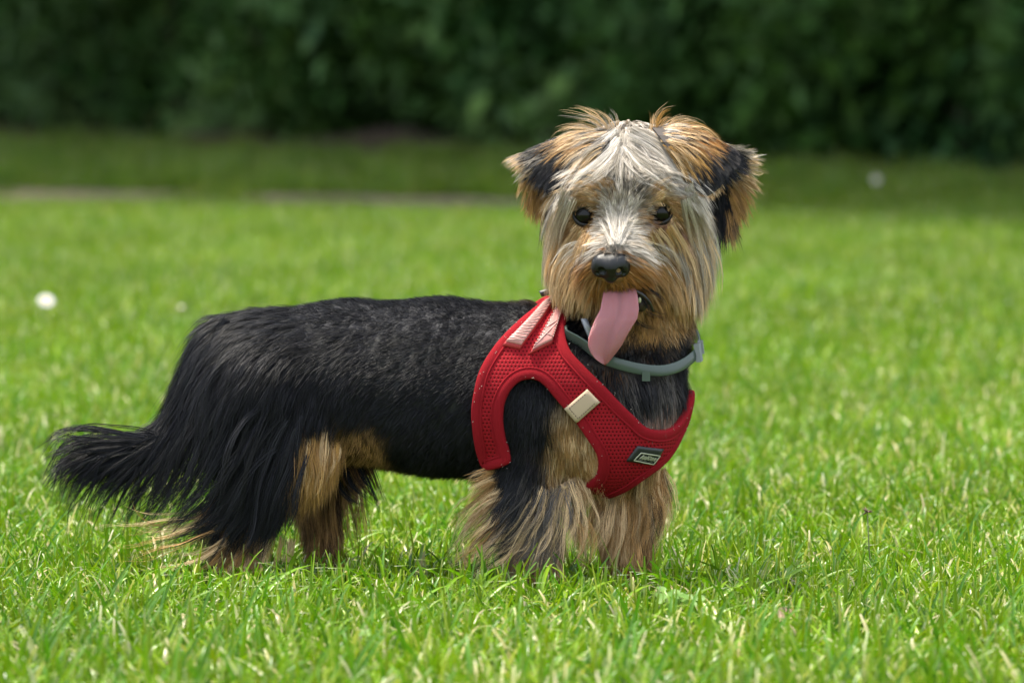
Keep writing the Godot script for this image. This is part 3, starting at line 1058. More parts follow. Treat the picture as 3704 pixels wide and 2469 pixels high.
func make_dog() -> void:
	var dog := thing("dog", P(1000, 1370, 0), "small black and tan terrier with silver face hair, tongue out, standing on the lawn", "dog")
	shape_dog()
	place_guides()
	harness_outline()
	var ma := body.mesh_arrays()
	var v: PackedVector3Array = ma[0]
	var nn: PackedVector3Array = ma[1]
	var idx: PackedInt32Array = ma[2]
	var vc := v.size()
	var d_dir := PackedVector3Array()
	var d_len := PackedFloat32Array()
	var d_lift := PackedFloat32Array()
	var d_a := PackedColorArray()
	var d_b := PackedColorArray()
	var d_mix := PackedFloat32Array()
	var skin := PackedColorArray()
	var ng := g_pos.size()
	for i in vc:
		var p := v[i]
		var sw := 0.0
		var sw2 := 0.0
		var dir := Vector3.ZERO
		var ln := 0.0
		var lf := 0.0
		var ca := Color(0, 0, 0, 0)
		var cb := Color(0, 0, 0, 0)
		var mx := 0.0
		for k in ng:
			var dlt := (p - g_pos[k]) / U
			dlt.z *= 0.8
			var d2 := dlt.length_squared() + 160.0
			if d2 > 60000.0:
				continue
			var w := 1.0 / (d2 * d2)
			var w2 := w * sqrt(w) * 1e5
			sw += w
			sw2 += w2
			dir += g_dir[k] * w
			ln += g_len[k] * w
			lf += g_lift[k] * w
			ca += g_a[k] * w2
			cb += g_b[k] * w2
			mx += g_mix[k] * w2
		if sw == 0.0:
			sw = 1.0
			sw2 = 1.0
			dir = Vector3(-0.6, -0.8, 0)
			ln = 0.016
			lf = 0.25
			ca = COL.K
			cb = COL.C
			mx = 0.3
		d_dir.append(dir.normalized())
		d_len.append(ln / sw)
		d_lift.append(lf / sw)
		ca = ca / sw2
		cb = cb / sw2
		mx = mx / sw2
		d_a.append(ca)
		d_b.append(cb)
		d_mix.append(mx)
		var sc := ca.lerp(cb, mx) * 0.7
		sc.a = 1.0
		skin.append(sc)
	var base := dog.position
	var vv := PackedVector3Array()
	for p in v:
		vv.append(p - base)
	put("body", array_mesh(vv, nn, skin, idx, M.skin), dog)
	# coat
	var coat := Hair.new(31)
	var face := Hair.new(32)
	var tone := FastNoiseLite.new()
	tone.seed = 77
	tone.frequency = 45.0
	var eye_p := [P(EYES[0][0], EYES[0][1], EYES[0][2]), P(EYES[1][0], EYES[1][1], EYES[1][2])]
	var nose_p := P(NOSE[0], NOSE[1] + 4, NOSE[2])
	for t in range(0, idx.size(), 3):
		var i0 := idx[t]
		var i1 := idx[t + 1]
		var i2 := idx[t + 2]
		var a := v[i0]
		var area := (v[i1] - a).cross(v[i2] - a).length() * 0.5
		var s := sheet_xy(a)
		var head := s.y < 745.0 and s.x > 1225.0
		var back := nn[i0].z < -0.45
		var dens := 150000.0 if head else 76000.0
		if back:
			dens *= 0.4
		var want := area * dens
		var cnt := int(want)
		if rng.randf() < want - cnt:
			cnt += 1
		for k in cnt:
			var u := rng.randf()
			var w := rng.randf()
			if u + w > 1.0:
				u = 1.0 - u
				w = 1.0 - w
			var p := a + (v[i1] - a) * u + (v[i2] - a) * w
			var nrm := (nn[i0] * (1.0 - u - w) + nn[i1] * u + nn[i2] * w).normalized()
			s = sheet_xy(p)
			var ln := d_len[i0] * (1.0 - u - w) + d_len[i1] * u + d_len[i2] * w
			var hidden := false
			for hp in harness_core:
				if Geometry2D.is_point_in_polygon(s, hp) and trunk.at(p) < 6.0 * U:
					hidden = true
			if head and nrm.z > -0.1:
				for hp in flap_polys:
					if Geometry2D.is_point_in_polygon(s, hp):
						hidden = true
			# pressed flat under the collar
			var ca := atan2((p.z / U - 64.0) / 137.0, (s.x - 1474.0) / 131.0)
			if absf(s.y - (772.0 + 16.0 * cos(ca) + 64.0 * sin(ca))) < 11.0 and s.x > 1310.0:
				hidden = true
			if hidden:
				continue
			if p.y < 0.02:
				ln *= 0.6
			if head:
				var de := minf(p.distance_to(eye_p[0]), p.distance_to(eye_p[1])) / U
				if de < 25.0:
					continue
				if de < 75.0:
					ln *= 0.2 + 0.8 * (de - 25.0) / 50.0
				if nrm.z > 0.0 and Vector2(s.x - 1470.0, (s.y - 678.0) * 0.8).length() < 24.0:
					continue
				var dn := p.distance_to(nose_p) / U
				if dn < 36.0:
					continue
				if dn < 60.0:
					ln *= 0.5 + 0.5 * (dn - 36.0) / 24.0
			var q := rng.randf()
			var pick := i0 if q < 0.34 else (i1 if q < 0.67 else i2)
			var nz := tone.get_noise_3dv(p)
			var col := d_b[pick] if rng.randf() < d_mix[pick] + nz * 0.5 else d_a[pick]
			col = col * clampf(1.0 + (0.5 if head else 0.9) * nz + rng.randfn() * 0.18, 0.35, 1.8)
			var tip := col * 1.12
			col.a = 1.0
			tip.a = 1.0
			var swirl := Vector3(tone.get_noise_3dv(p * 0.45 + Vector3(3, 0, 0)), tone.get_noise_3dv(p * 0.45 + Vector3(0, 5, 0)), 0.0) * (0.22 if head else 0.4)
			var flow := (d_dir[pick] + swirl + Vector3(rng.randfn(), rng.randfn(), rng.randfn()) * (0.04 if head else 0.06)).normalized()
			ln *= rf(0.5, 1.15) if head else rf(0.75, 1.15)
			var margin := rf(0.0008, 0.0030 + ln * 0.09)
			var droop := 0.02 + ln * 1.6
			if head:
				var segs := 4 if ln < 0.02 else 6
				face.tuft(grow(p, nrm, flow, ln, d_lift[pick], margin, segs, droop), nrm, 10, 0.0026, 0.5, 0.00017, col, tip, ln * 0.02, 0.6, 0.2)
			else:
				var segs := 3 if ln < 0.022 else (5 if ln < 0.035 else 7)
				coat.tuft(grow(p, nrm, flow, ln, d_lift[pick], margin, segs, droop), nrm, 11 if not back else 7, 0.0055, 0.35, 0.0002, col, tip, ln * 0.05, 0.6, 0.25)
	var ears := Hair.new(33)
	var locks := Hair.new(34)
	make_ears(dog, ears)
	make_body_locks(locks)
	make_face_locks(face)
	for h in [coat, face, ears, locks]:
		shift(h, base)
	hair_part("coat", coat, dog)
	hair_part("face_hair", face, dog)
	hair_part("ear_hair", ears, dog)
	hair_part("long_hair", locks, dog)
	make_face(dog)
	make_harness()
	make_collar()

func shift(h: Hair, base: Vector3) -> void:
	for i in h.nv:
		h.v[i] -= base

func ball(called: String, at: Vector3, r: float, m: Material, parent: Node3D, scl := Vector3.ONE) -> MeshInstance3D:
	var sm := SphereMesh.new()
	sm.radius = r
	sm.height = r * 2
	sm.radial_segments = 32
	sm.rings = 20
	sm.material = m
	var o := put(called, sm, parent)
	o.position = at - parent.position
	o.scale = scl
	return o

func make_face(dog: Node3D) -> void:
	var base := dog.position
	var em := mat("eye", Color(0.006, 0.005, 0.004), 0.04)
	em.metallic_specular = 0.33
	var lid := mat("eyelid", Color(0.008, 0.006, 0.005), 0.6)
	for e in EYES:
		var eo := ball("eye", P(e[0], e[1], e[2]), e[3] * U, em, dog)
		# lids: a thin shell over the ball that leaves an almond opening
		var st := SurfaceTool.new()
		st.begin(Mesh.PRIMITIVE_TRIANGLES)
		st.set_smooth_group(0)
		var n := 40
		var rr: float = e[3] * U
		var rims := []
		for k in n:
			var a := TAU * k / n
			var ox := cos(a) * 0.93
			var oy := sin(a) * (0.56 if sin(a) > 0.0 else 0.66) * (1.0 - 0.25 * pow(absf(cos(a)), 3.0))
			var row := []
			for q in [[0.0, 1.005], [0.0, 1.09], [0.35, 1.13], [0.75, 1.12], [1.0, 1.08]]:
				var x := lerpf(ox, cos(a) * 1.0, q[0])
				var y := lerpf(oy, sin(a) * 1.0, q[0])
				var z := sqrt(maxf(0.0, 1.0 - x * x - y * y))
				if q[0] == 1.0:
					z = -0.35
				row.append(Vector3(x, y, z).normalized() * rr * q[1])
			rims.append(row)
		for k in n:
			var k2 := (k + 1) % n
			for j in 4:
				for p in [rims[k][j], rims[k][j + 1], rims[k2][j + 1], rims[k][j], rims[k2][j + 1], rims[k2][j]]:
					st.add_vertex(p)
		st.index()
		put("eyelid", smooth(st, lid), eo)
	# nose
	var nf := Field.new(P(1340, 660, 250), P(1455, 550, 370), 0.0009)
	nf.bone(P(1378, 592, 300), P(1416, 592, 300), 24 * U, 24 * U, 8 * U)
	nf.bone(P(1397, 600, 306), P(1397, 622, 302), 26 * U, 14 * U, 12 * U)
	nf.bone(P(1372, 606, 296), P(1422, 606, 296), 17 * U, 17 * U, 10 * U)
	nf.carve(P(1377, 609, 321), 9.5 * U, 3 * U)
	nf.carve(P(1417, 609, 321), 9.5 * U, 3 * U)
	nf.carve(P(1366, 614, 312), 5.5 * U, 3 * U)
	nf.carve(P(1428, 614, 312), 5.5 * U, 3 * U)
	nf.carve(P(1397, 628, 334), 3 * U, 4 * U, Vector3(1.6, 0.5, 1))
	var na := nf.mesh_arrays()
	var nv: PackedVector3Array = na[0]
	for i in nv.size():
		nv[i] -= base
	var nm := mat("nose", Color(0.005, 0.005, 0.006), 0.3)
	nm.metallic_specular = 0.42
	var pebble := FastNoiseLite.new()
	pebble.noise_type = FastNoiseLite.TYPE_CELLULAR
	pebble.frequency = 0.06
	var pt := NoiseTexture2D.new()
	pt.noise = pebble
	pt.seamless = true
	nm.heightmap_enabled = true
	nm.heightmap_texture = pt
	nm.heightmap_scale = 0.03
	nm.uv1_triplanar = true
	nm.uv1_scale = Vector3(60, 60, 60)
	put("nose", array_mesh(nv, na[1], PackedColorArray(), na[2], nm), dog)
	make_tongue(dog)
	# dark lips and the inside of the mouth, right of the tongue
	var lipm := mat("lip", Color(0.012, 0.008, 0.008), 0.35)
	var ls := SurfaceTool.new()
	ls.begin(Mesh.PRIMITIVE_TRIANGLES)
	var lp := spline([P(1442, 650, 256) - base, P(1464, 661, 260) - base, P(1484, 680, 250) - base, P(1494, 702, 232) - base], 12)
	add_tube(ls, Array(lp), 6.0 * U, 3.0 * U, 8)
	put("lip", smooth(ls, lipm), dog)
	ball("mouth", P(1466, 684, 236), 18 * U, mat("mouth", Color(0.022, 0.007, 0.007), 0.5), dog, Vector3(0.9, 1.1, 0.8))
	# one lower tooth beside the tongue
	var tooth := SphereMesh.new()
	tooth.radius = 4.0 * U
	tooth.height = 13.0 * U
	tooth.material = mat("tooth_enamel", Color(0.42, 0.42, 0.26), 0.25)
	var to := put("tooth", tooth, dog)
	to.position = P(1463, 676, 256) - base

func make_tongue(dog: Node3D) -> void:
	# rows: y, left edge, right edge, z
	var rows := [[628, 1388, 1446, 225], [650, 1383, 1455, 252], [672, 1379, 1459, 268], [698, 1374, 1461, 280], [718, 1363, 1458, 287], [741, 1353, 1444, 291], [760, 1347, 1433, 292], [778, 1346, 1424, 290], [795, 1352, 1412, 286], [808, 1362, 1402, 281], [817, 1374, 1395, 276]]
	var st := SurfaceTool.new()
	st.begin(Mesh.PRIMITIVE_TRIANGLES)
	st.set_smooth_group(0)
	var rings := []
	var ns := 28
	for r in rows:
		var ring := []
		var c: float = (r[1] + r[2]) / 2.0
		var hw: float = (r[2] - r[1]) / 2.0
		for k in ns:
			var a := TAU * k / ns
			var x := cos(a)
			var z := sin(a)
			var xs := signf(x) * pow(absf(x), 0.75)
			var zs := signf(z) * pow(absf(z), 0.8) * (9.0 if hw > 20 else 6.0)
			if z > 0:
				zs += 5.0 * x * x - 8.0 * exp(-pow(xs / 0.12, 2.0))
			ring.append(P(c + xs * hw, r[0] - 3.0 * xs * xs, r[3] + zs - xs * clampf((r[0] - 690.0) / 100.0, 0, 1) * 16.0) - dog.position)
		rings.append(ring)
	for i in rings.size() - 1:
		for k in ns:
			var k2 := (k + 1) % ns
			for p in [rings[i][k], rings[i + 1][k2], rings[i + 1][k], rings[i][k], rings[i][k2], rings[i + 1][k2]]:
				st.add_vertex(p)
	var tip := P(1386, 822, 272) - dog.position
	var l := rings.size() - 1
	for k in ns:
		for p in [rings[l][k], rings[l][(k + 1) % ns], tip]:
			st.add_vertex(p)
	st.index()
	var tm := mat("tongue", Color(0.36, 0.135, 0.15), 0.24)
	tm.subsurf_scatter_enabled = true
	tm.subsurf_scatter_strength = 0.25
	var bumps := FastNoiseLite.new()
	bumps.frequency = 0.12
	var bt := NoiseTexture2D.new()
	bt.noise = bumps
	bt.seamless = true
	tm.heightmap_enabled = true
	tm.heightmap_texture = bt
	tm.heightmap_scale = 0.06
	tm.uv1_triplanar = true
	tm.uv1_scale = Vector3(40, 40, 40)
	put("tongue", smooth(st, tm), dog)
# ---------------------------------------------------------------- long locks, each a bundle of strands along a hand-laid curve
func lock(h: Hair, pts: Array, subs: int, each: int, r0: float, r1: float, w: float, ca: String, cb: String, mix: float, frizz := 0.05, wild := 1.0, least := 0.6, ct := "", segs := 9) -> void:
	# r0, r1: half width of the bundle at its root and tip, in sheet units
	var q := []
	for p in pts:
		q.append(P(p[0], p[1], p[2]))
	var along := spline(q, segs)
	var length := 0.0
	for i in segs:
		length += along[i].distance_to(along[i + 1])
	var facing := Vector3(0, 0.25, 1)
	for s in subs:
		var a := h.rng.randf() * TAU
		var r := sqrt(h.rng.randf())
		var cut := h.rng.randf_range(least, 1.06)
		var sway := Vector3(h.rng.randfn(), h.rng.randfn(), h.rng.randfn()) * length * 0.03 * wild
		var bow := Vector3(h.rng.randfn(), h.rng.randfn(), h.rng.randfn()) * length * 0.03 * wild
		var line := PackedVector3Array()
		var turns := h.rng.randf_range(1.0, 2.2)
		var phase := h.rng.randf() * TAU
		for i in segs + 1:
			var t := float(i) / segs
			var f := t * cut * segs
			var k := mini(int(f), segs - 1)
			var p := along[k].lerp(along[k + 1], f - k)
			if cut > 1.0 and f > segs:
				p = along[segs] + (along[segs] - along[segs - 1]) * (f - segs)
			var d := (along[k + 1] - along[k]).normalized()
			var e1 := d.cross(facing).normalized()
			var e2 := e1.cross(d)
			var rr := lerpf(r0, r1, t) * U * r
			p += (e1 * cos(a) + e2 * (sin(a) * 0.6)) * rr + sway * t * t + bow * sin(PI * t) + (e1 * sin(phase + t * turns * TAU) + e2 * cos(phase + t * turns * TAU) * 0.5) * length * 0.016 * wild * t
			line.append(p)
		var col: Color = COL[cb] if h.rng.randf() < mix else COL[ca]
		col = col * h.rng.randf_range(0.6, 1.4)
		col.a = 1.0
		var tip := col * 1.1
		if ct != "":
			tip = col.lerp(COL[ct], 0.75)
		tip.a = 1.0
		var d0 := (line[1] - line[0]).normalized()
		var nrm := (facing - d0 * facing.dot(d0)).normalized()
		h.tuft(line, nrm, each, maxf(r0 * 0.3, 5.0) * U, 0.4, w * 0.8, col, tip, length * 0.014 * frizz * 20.0, 0.6, 0.22)

func patch_point(rows: Array, u: float, v: float) -> Vector3:
	var n := rows.size() - 1
	var col := []
	for r in rows:
		var m: int = r.size() - 1
		var f := clampf(u, 0, 1) * m
		var k := mini(int(f), m - 1)
		var a: Vector3 = r[maxi(k - 1, 0)]
		var b: Vector3 = r[k]
		var c: Vector3 = r[k + 1]
		var d: Vector3 = r[mini(k + 2, m)]
		col.append(b.cubic_interpolate(c, a, d, f - k))
	var g := clampf(v, 0, 1) * n
	var j := mini(int(g), n - 1)
	var a2: Vector3 = col[maxi(j - 1, 0)]
	var b2: Vector3 = col[j]
	return b2.cubic_interpolate(col[j + 1], a2, col[mini(j + 2, n)], g - j)

func ear_patch(st: SurfaceTool, rows_in: Array, thick: float, base: Vector3) -> Array:
	var rows := []
	for r in rows_in:
		var q := []
		for p in r:
			q.append(P(p[0], p[1], p[2]))
		rows.append(q)
	var nu := 10
	var nv := 10
	for i in nu:
		for j in nv:
			var c := []
			for o in [[0, 0], [1, 0], [1, 1], [0, 1]]:
				c.append(patch_point(rows, float(i + o[0]) / nu, float(j + o[1]) / nv) - base)
			var n: Vector3 = (c[1] - c[0]).cross(c[3] - c[0]).normalized() * thick
			for p in [c[0], c[1], c[2], c[0], c[2], c[3]]:
				st.add_vertex(p)
			for p in [c[0] - n, c[2] - n, c[1] - n, c[0] - n, c[3] - n, c[2] - n]:
				st.add_vertex(p)
	return rows

# marks: [x, y, dir x, dir y, dir z, length, colour a, colour b, share of b]
func ear_fur(h: Hair, rows: Array, marks: Array, tufts: int, lift: float) -> void:
	for i in tufts:
		var u := h.rng.randf()
		var v := h.rng.randf()
		var p := patch_point(rows, u, v)
		var du := patch_point(rows, minf(u + 0.03, 1), v) - patch_point(rows, maxf(u - 0.03, 0), v)
		var dv := patch_point(rows, u, minf(v + 0.03, 1)) - patch_point(rows, u, maxf(v - 0.03, 0))
		var nrm := dv.cross(du).normalized()
		if nrm.z < 0.0:
			nrm = -nrm
		if not nrm.is_finite() or nrm.length() < 0.5:
			continue
		var s := sheet_xy(p)
		var best := 1e9
		var sw := 0.0
		var dir := Vector3.ZERO
		var ln := 0.0
		var pick := 0
		for k in marks.size():
			var m: Array = marks[k]
			var d2 := Vector2(m[0], m[1]).distance_squared_to(s) + 40.0
			var w := 1.0 / (d2 * d2)
			sw += w
			dir += Vector3(m[2], -m[3], m[4]).normalized() * w
			ln += m[5] * w
			d2 *= h.rng.randf_range(0.6, 1.6)
			if d2 < best:
				best = d2
				pick = k
		ln = ln / sw * U * h.rng.randf_range(0.75, 1.2)
		var flow := (dir.normalized() + Vector3(h.rng.randfn(), h.rng.randfn(), h.rng.randfn()) * 0.13).normalized()
		var m2: Array = marks[pick]
		var col: Color = COL[m2[7]] if h.rng.randf() < m2[8] else COL[m2[6]]
		col = col * h.rng.randf_range(0.6, 1.35)
		col.a = 1.0
		var f := (flow - nrm * flow.dot(nrm)).normalized()
		var d := (f * (1.0 - lift) + nrm * lift).normalized()
		var line := PackedVector3Array()
		var q := p - nrm * 0.0008
		line.append(q)
		for k in 5:
			q += d * ln / 5.0
			line.append(q)
			d = (d + flow * 0.25 - nrm * lift * 0.25 + Vector3.DOWN * 0.03).normalized()
		h.tuft(line, nrm, 9, 0.0022, 0.5, 0.00017, col, col, ln * 0.04, 0.6, 0.25)

func make_ears(dog: Node3D, h: Hair) -> void:
	var base := dog.position
	var st := SurfaceTool.new()
	var flap_l := [[[1412, 292, 95], [1330, 298, 105], [1260, 322, 90], [1190, 352, 62]], [[1390, 325, 188], [1325, 335, 160], [1265, 355, 128], [1200, 370, 98]], [[1355, 365, 204], [1315, 375, 184], [1270, 388, 156], [1232, 394, 130]], [[1326, 400, 204], [1302, 410, 194], [1285, 418, 180], [1262, 414, 162]], [[1296, 436, 192], [1293, 440, 192], [1290, 440, 188], [1285, 436, 184]]]
	var back_l := [[[1400, 296, 75], [1330, 300, 80], [1260, 322, 75], [1196, 354, 55]], [[1350, 340, 60], [1290, 360, 52], [1240, 375, 48], [1208, 390, 45]], [[1320, 400, 60], [1290, 420, 55], [1250, 430, 50], [1215, 435, 45]], [[1310, 450, 70], [1285, 465, 64], [1265, 470, 60], [1240, 470, 56]]]
	var flap_r := [[[1494, 292, 95], [1560, 286, 108], [1630, 312, 98], [1692, 348, 70]], [[1512, 318, 192], [1565, 326, 170], [1625, 350, 138], [1694, 377, 98]], [[1542, 362, 206], [1580, 366, 192], [1625, 385, 168], [1664, 402, 137]], [[1564, 410, 210], [1590, 414, 202], [1612, 424, 188], [1640, 430, 166]], [[1586, 452, 202], [1590, 458, 202], [1594, 458, 198], [1602, 452, 194]]]
	var back_r := [[[1620, 318, 70], [1660, 332, 65], [1690, 345, 60], [1712, 358, 50]], [[1620, 390, 60], [1655, 395, 54], [1690, 398, 48], [1710, 402, 45]], [[1620, 440, 60], [1650, 450, 55], [1675, 455, 50], [1695, 460, 46]], [[1625, 490, 70], [1645, 505, 64], [1660, 510, 60], [1672, 515, 56]]]
	var skin_l := mat("ear_skin", Color(0.03, 0.022, 0.018), 0.8)
	var sets := [
		[flap_l, [[1380, 310, -0.7, 0.5, 0.1, 70, "S", "L", 0.4], [1330, 320, -0.8, 0.55, 0, 65, "L", "T", 0.4], [1345, 350, -0.55, 0.8, 0, 60, "S", "L", 0.5], [1290, 330, -0.9, 0.4, 0, 60, "C", "T", 0.3], [1240, 345, -0.95, 0.35, 0, 62, "C", "S", 0.3], [1205, 360, -0.9, 0.4, 0, 45, "S", "L", 0.5], [1300, 370, -0.5, 0.9, 0, 45, "K", "C", 0.3], [1255, 385, -0.6, 0.8, 0, 40, "K", "C", 0.4], [1318, 392, -0.3, 1, 0, 40, "K", "C", 0.3], [1290, 420, -0.1, 1, 0, 30, "K", "C", 0.3]], 900, 0.2],
		[back_l, [[1205, 370, -0.7, 0.6, 0, 40, "L", "W", 0.4], [1215, 400, -0.5, 0.9, 0.1, 55, "L", "Y", 0.5], [1220, 430, -0.25, 1, 0.1, 65, "Y", "T", 0.4], [1260, 440, -0.25, 1, 0.1, 60, "T", "Y", 0.5], [1290, 460, -0.3, 1, 0, 60, "T", "L", 0.5]], 420, 0.4],
		[flap_r, [[1510, 305, 0.7, 0.2, 0.1, 60, "L", "W", 0.4], [1560, 300, 0.85, 0.4, 0, 66, "T", "L", 0.45], [1540, 335, 0.5, 0.8, 0, 60, "Y", "L", 0.4], [1600, 320, 0.85, 0.5, 0, 60, "O", "T", 0.5], [1590, 350, 0.6, 0.8, 0, 55, "Y", "C", 0.35], [1640, 345, 0.85, 0.5, 0, 50, "C", "K", 0.4], [1670, 375, 0.7, 0.6, 0, 46, "K", "C", 0.4], [1600, 395, 0.1, 1, 0, 44, "C", "K", 0.5], [1630, 390, 0.5, 0.8, 0, 44, "C", "K", 0.6], [1660, 400, 0.6, 0.7, 0, 30, "K", "C", 0.4], [1632, 424, 0.3, 0.9, 0, 20, "L", "T", 0.4], [1596, 445, -0.1, 1, 0, 18, "L", "C", 0.4]], 800, 0.25],
		[back_r, [[1690, 350, 0.9, -0.1, 0, 45, "S", "C", 0.4], [1705, 365, 0.9, 0.1, 0, 45, "L", "W", 0.4], [1705, 400, 0.7, 0.5, 0.1, 55, "T", "L", 0.5], [1690, 440, 0.4, 0.9, 0.1, 65, "T", "Y", 0.5], [1670, 490, 0.2, 1, 0.1, 70, "T", "C", 0.35], [1640, 440, 0.1, 1, 0, 70, "K", "C", 0.3], [1630, 490, 0.1, 1, 0, 80, "K", "C", 0.3]], 520, 0.4]]
	for i in sets.size():
		if i % 2 == 0:
			st = SurfaceTool.new()
			st.begin(Mesh.PRIMITIVE_TRIANGLES)
		var rows := ear_patch(st, sets[i][0], 0.0015, base)
		ear_fur(h, rows, sets[i][1], sets[i][2], sets[i][3])
		if i % 2 == 1:
			put("ear", smooth(st, skin_l), dog)
	# tufts standing on the ears and stray fringes
	for q in [[[1402, 302, 108], [1378, 268, 112], [1335, 250, 115], [1300, 246, 118]], [[1395, 300, 100], [1360, 275, 110], [1320, 264, 112], [1285, 266, 114]], [[1402, 302, 100], [1392, 272, 105], [1370, 252, 108], [1352, 250, 108]], [[1385, 305, 100], [1350, 285, 110], [1310, 280, 112], [1275, 290, 112]], [[1408, 300, 100], [1402, 270, 100], [1390, 245, 100]], [[1378, 308, 100], [1340, 296, 112], [1300, 298, 112], [1262, 312, 108]]]:
		lock(h, q, 5, 5, 12, 12, 0.00019, "S", "L", 0.5, 0.05, 1.4)
	for q in [[[1500, 304, 100], [1508, 270, 105], [1528, 250, 110], [1552, 246, 112]], [[1496, 302, 100], [1496, 272, 102], [1502, 248, 104]], [[1506, 306, 100], [1520, 278, 108], [1548, 262, 112], [1578, 258, 114]], [[1512, 306, 102], [1535, 284, 110], [1568, 274, 114], [1600, 282, 114]], [[1525, 306, 105], [1560, 284, 112], [1600, 292, 114], [1635, 318, 112]], [[1550, 300, 108], [1590, 292, 114], [1630, 312, 112], [1662, 338, 104]]]:
		lock(h, q, 6, 5, 13, 13, 0.00019, "L", "Y", 0.45, 0.05, 1.2)
	lock(h, [[1430, 300, 90], [1424, 285, 95], [1416, 280, 98]], 3, 4, 6, 5, 0.00018, "L", "S", 0.5)
	for q in [[[1690, 350, 60], [1712, 340, 60], [1735, 328, 60]], [[1700, 360, 55], [1730, 352, 55], [1748, 350, 55]], [[1705, 380, 55], [1735, 392, 55], [1755, 385, 55]], [[1705, 400, 52], [1730, 410, 52], [1742, 404, 52]]]:
		lock(h, q, 2, 4, 8, 10, 0.00016, "L", "C", 0.3, 0.1, 2.0)
	lock(h, [[1205, 362, 70], [1185, 368, 70], [1170, 375, 70]], 2, 4, 6, 8, 0.00016, "S", "L", 0.4, 0.1, 1.5)
	# black hair hanging behind the cheeks
	for q in [[[1640, 440, 70], [1655, 510, 66], [1660, 560, 64], [1655, 600, 64]], [[1630, 470, 80], [1640, 540, 76], [1640, 600, 74], [1632, 640, 74]], [[1655, 440, 60], [1675, 500, 56], [1688, 535, 56], [1696, 560, 56]], [[1620, 500, 90], [1630, 560, 86], [1628, 620, 84]]]:
		lock(h, q, 8, 7, 16, 10, 0.00024, "K", "C", 0.35)
	for q in [[[1275, 450, 80], [1258, 510, 78], [1250, 560, 76], [1246, 590, 76]], [[1290, 480, 90], [1266, 540, 88], [1255, 600, 86]]]:
		lock(h, q, 8, 7, 14, 8, 0.00024, "K", "C", 0.35)
	for q in [[[1220, 440, 50], [1212, 480, 50], [1216, 505, 50]], [[1245, 450, 55], [1238, 490, 55], [1240, 520, 55]], [[1205, 410, 50], [1198, 440, 50], [1195, 460, 50]], [[1262, 460, 60], [1250, 500, 60], [1245, 530, 60]]]:
		lock(h, q, 4, 6, 12, 9, 0.0002, "Y", "L", 0.5, 0.08, 1.4)

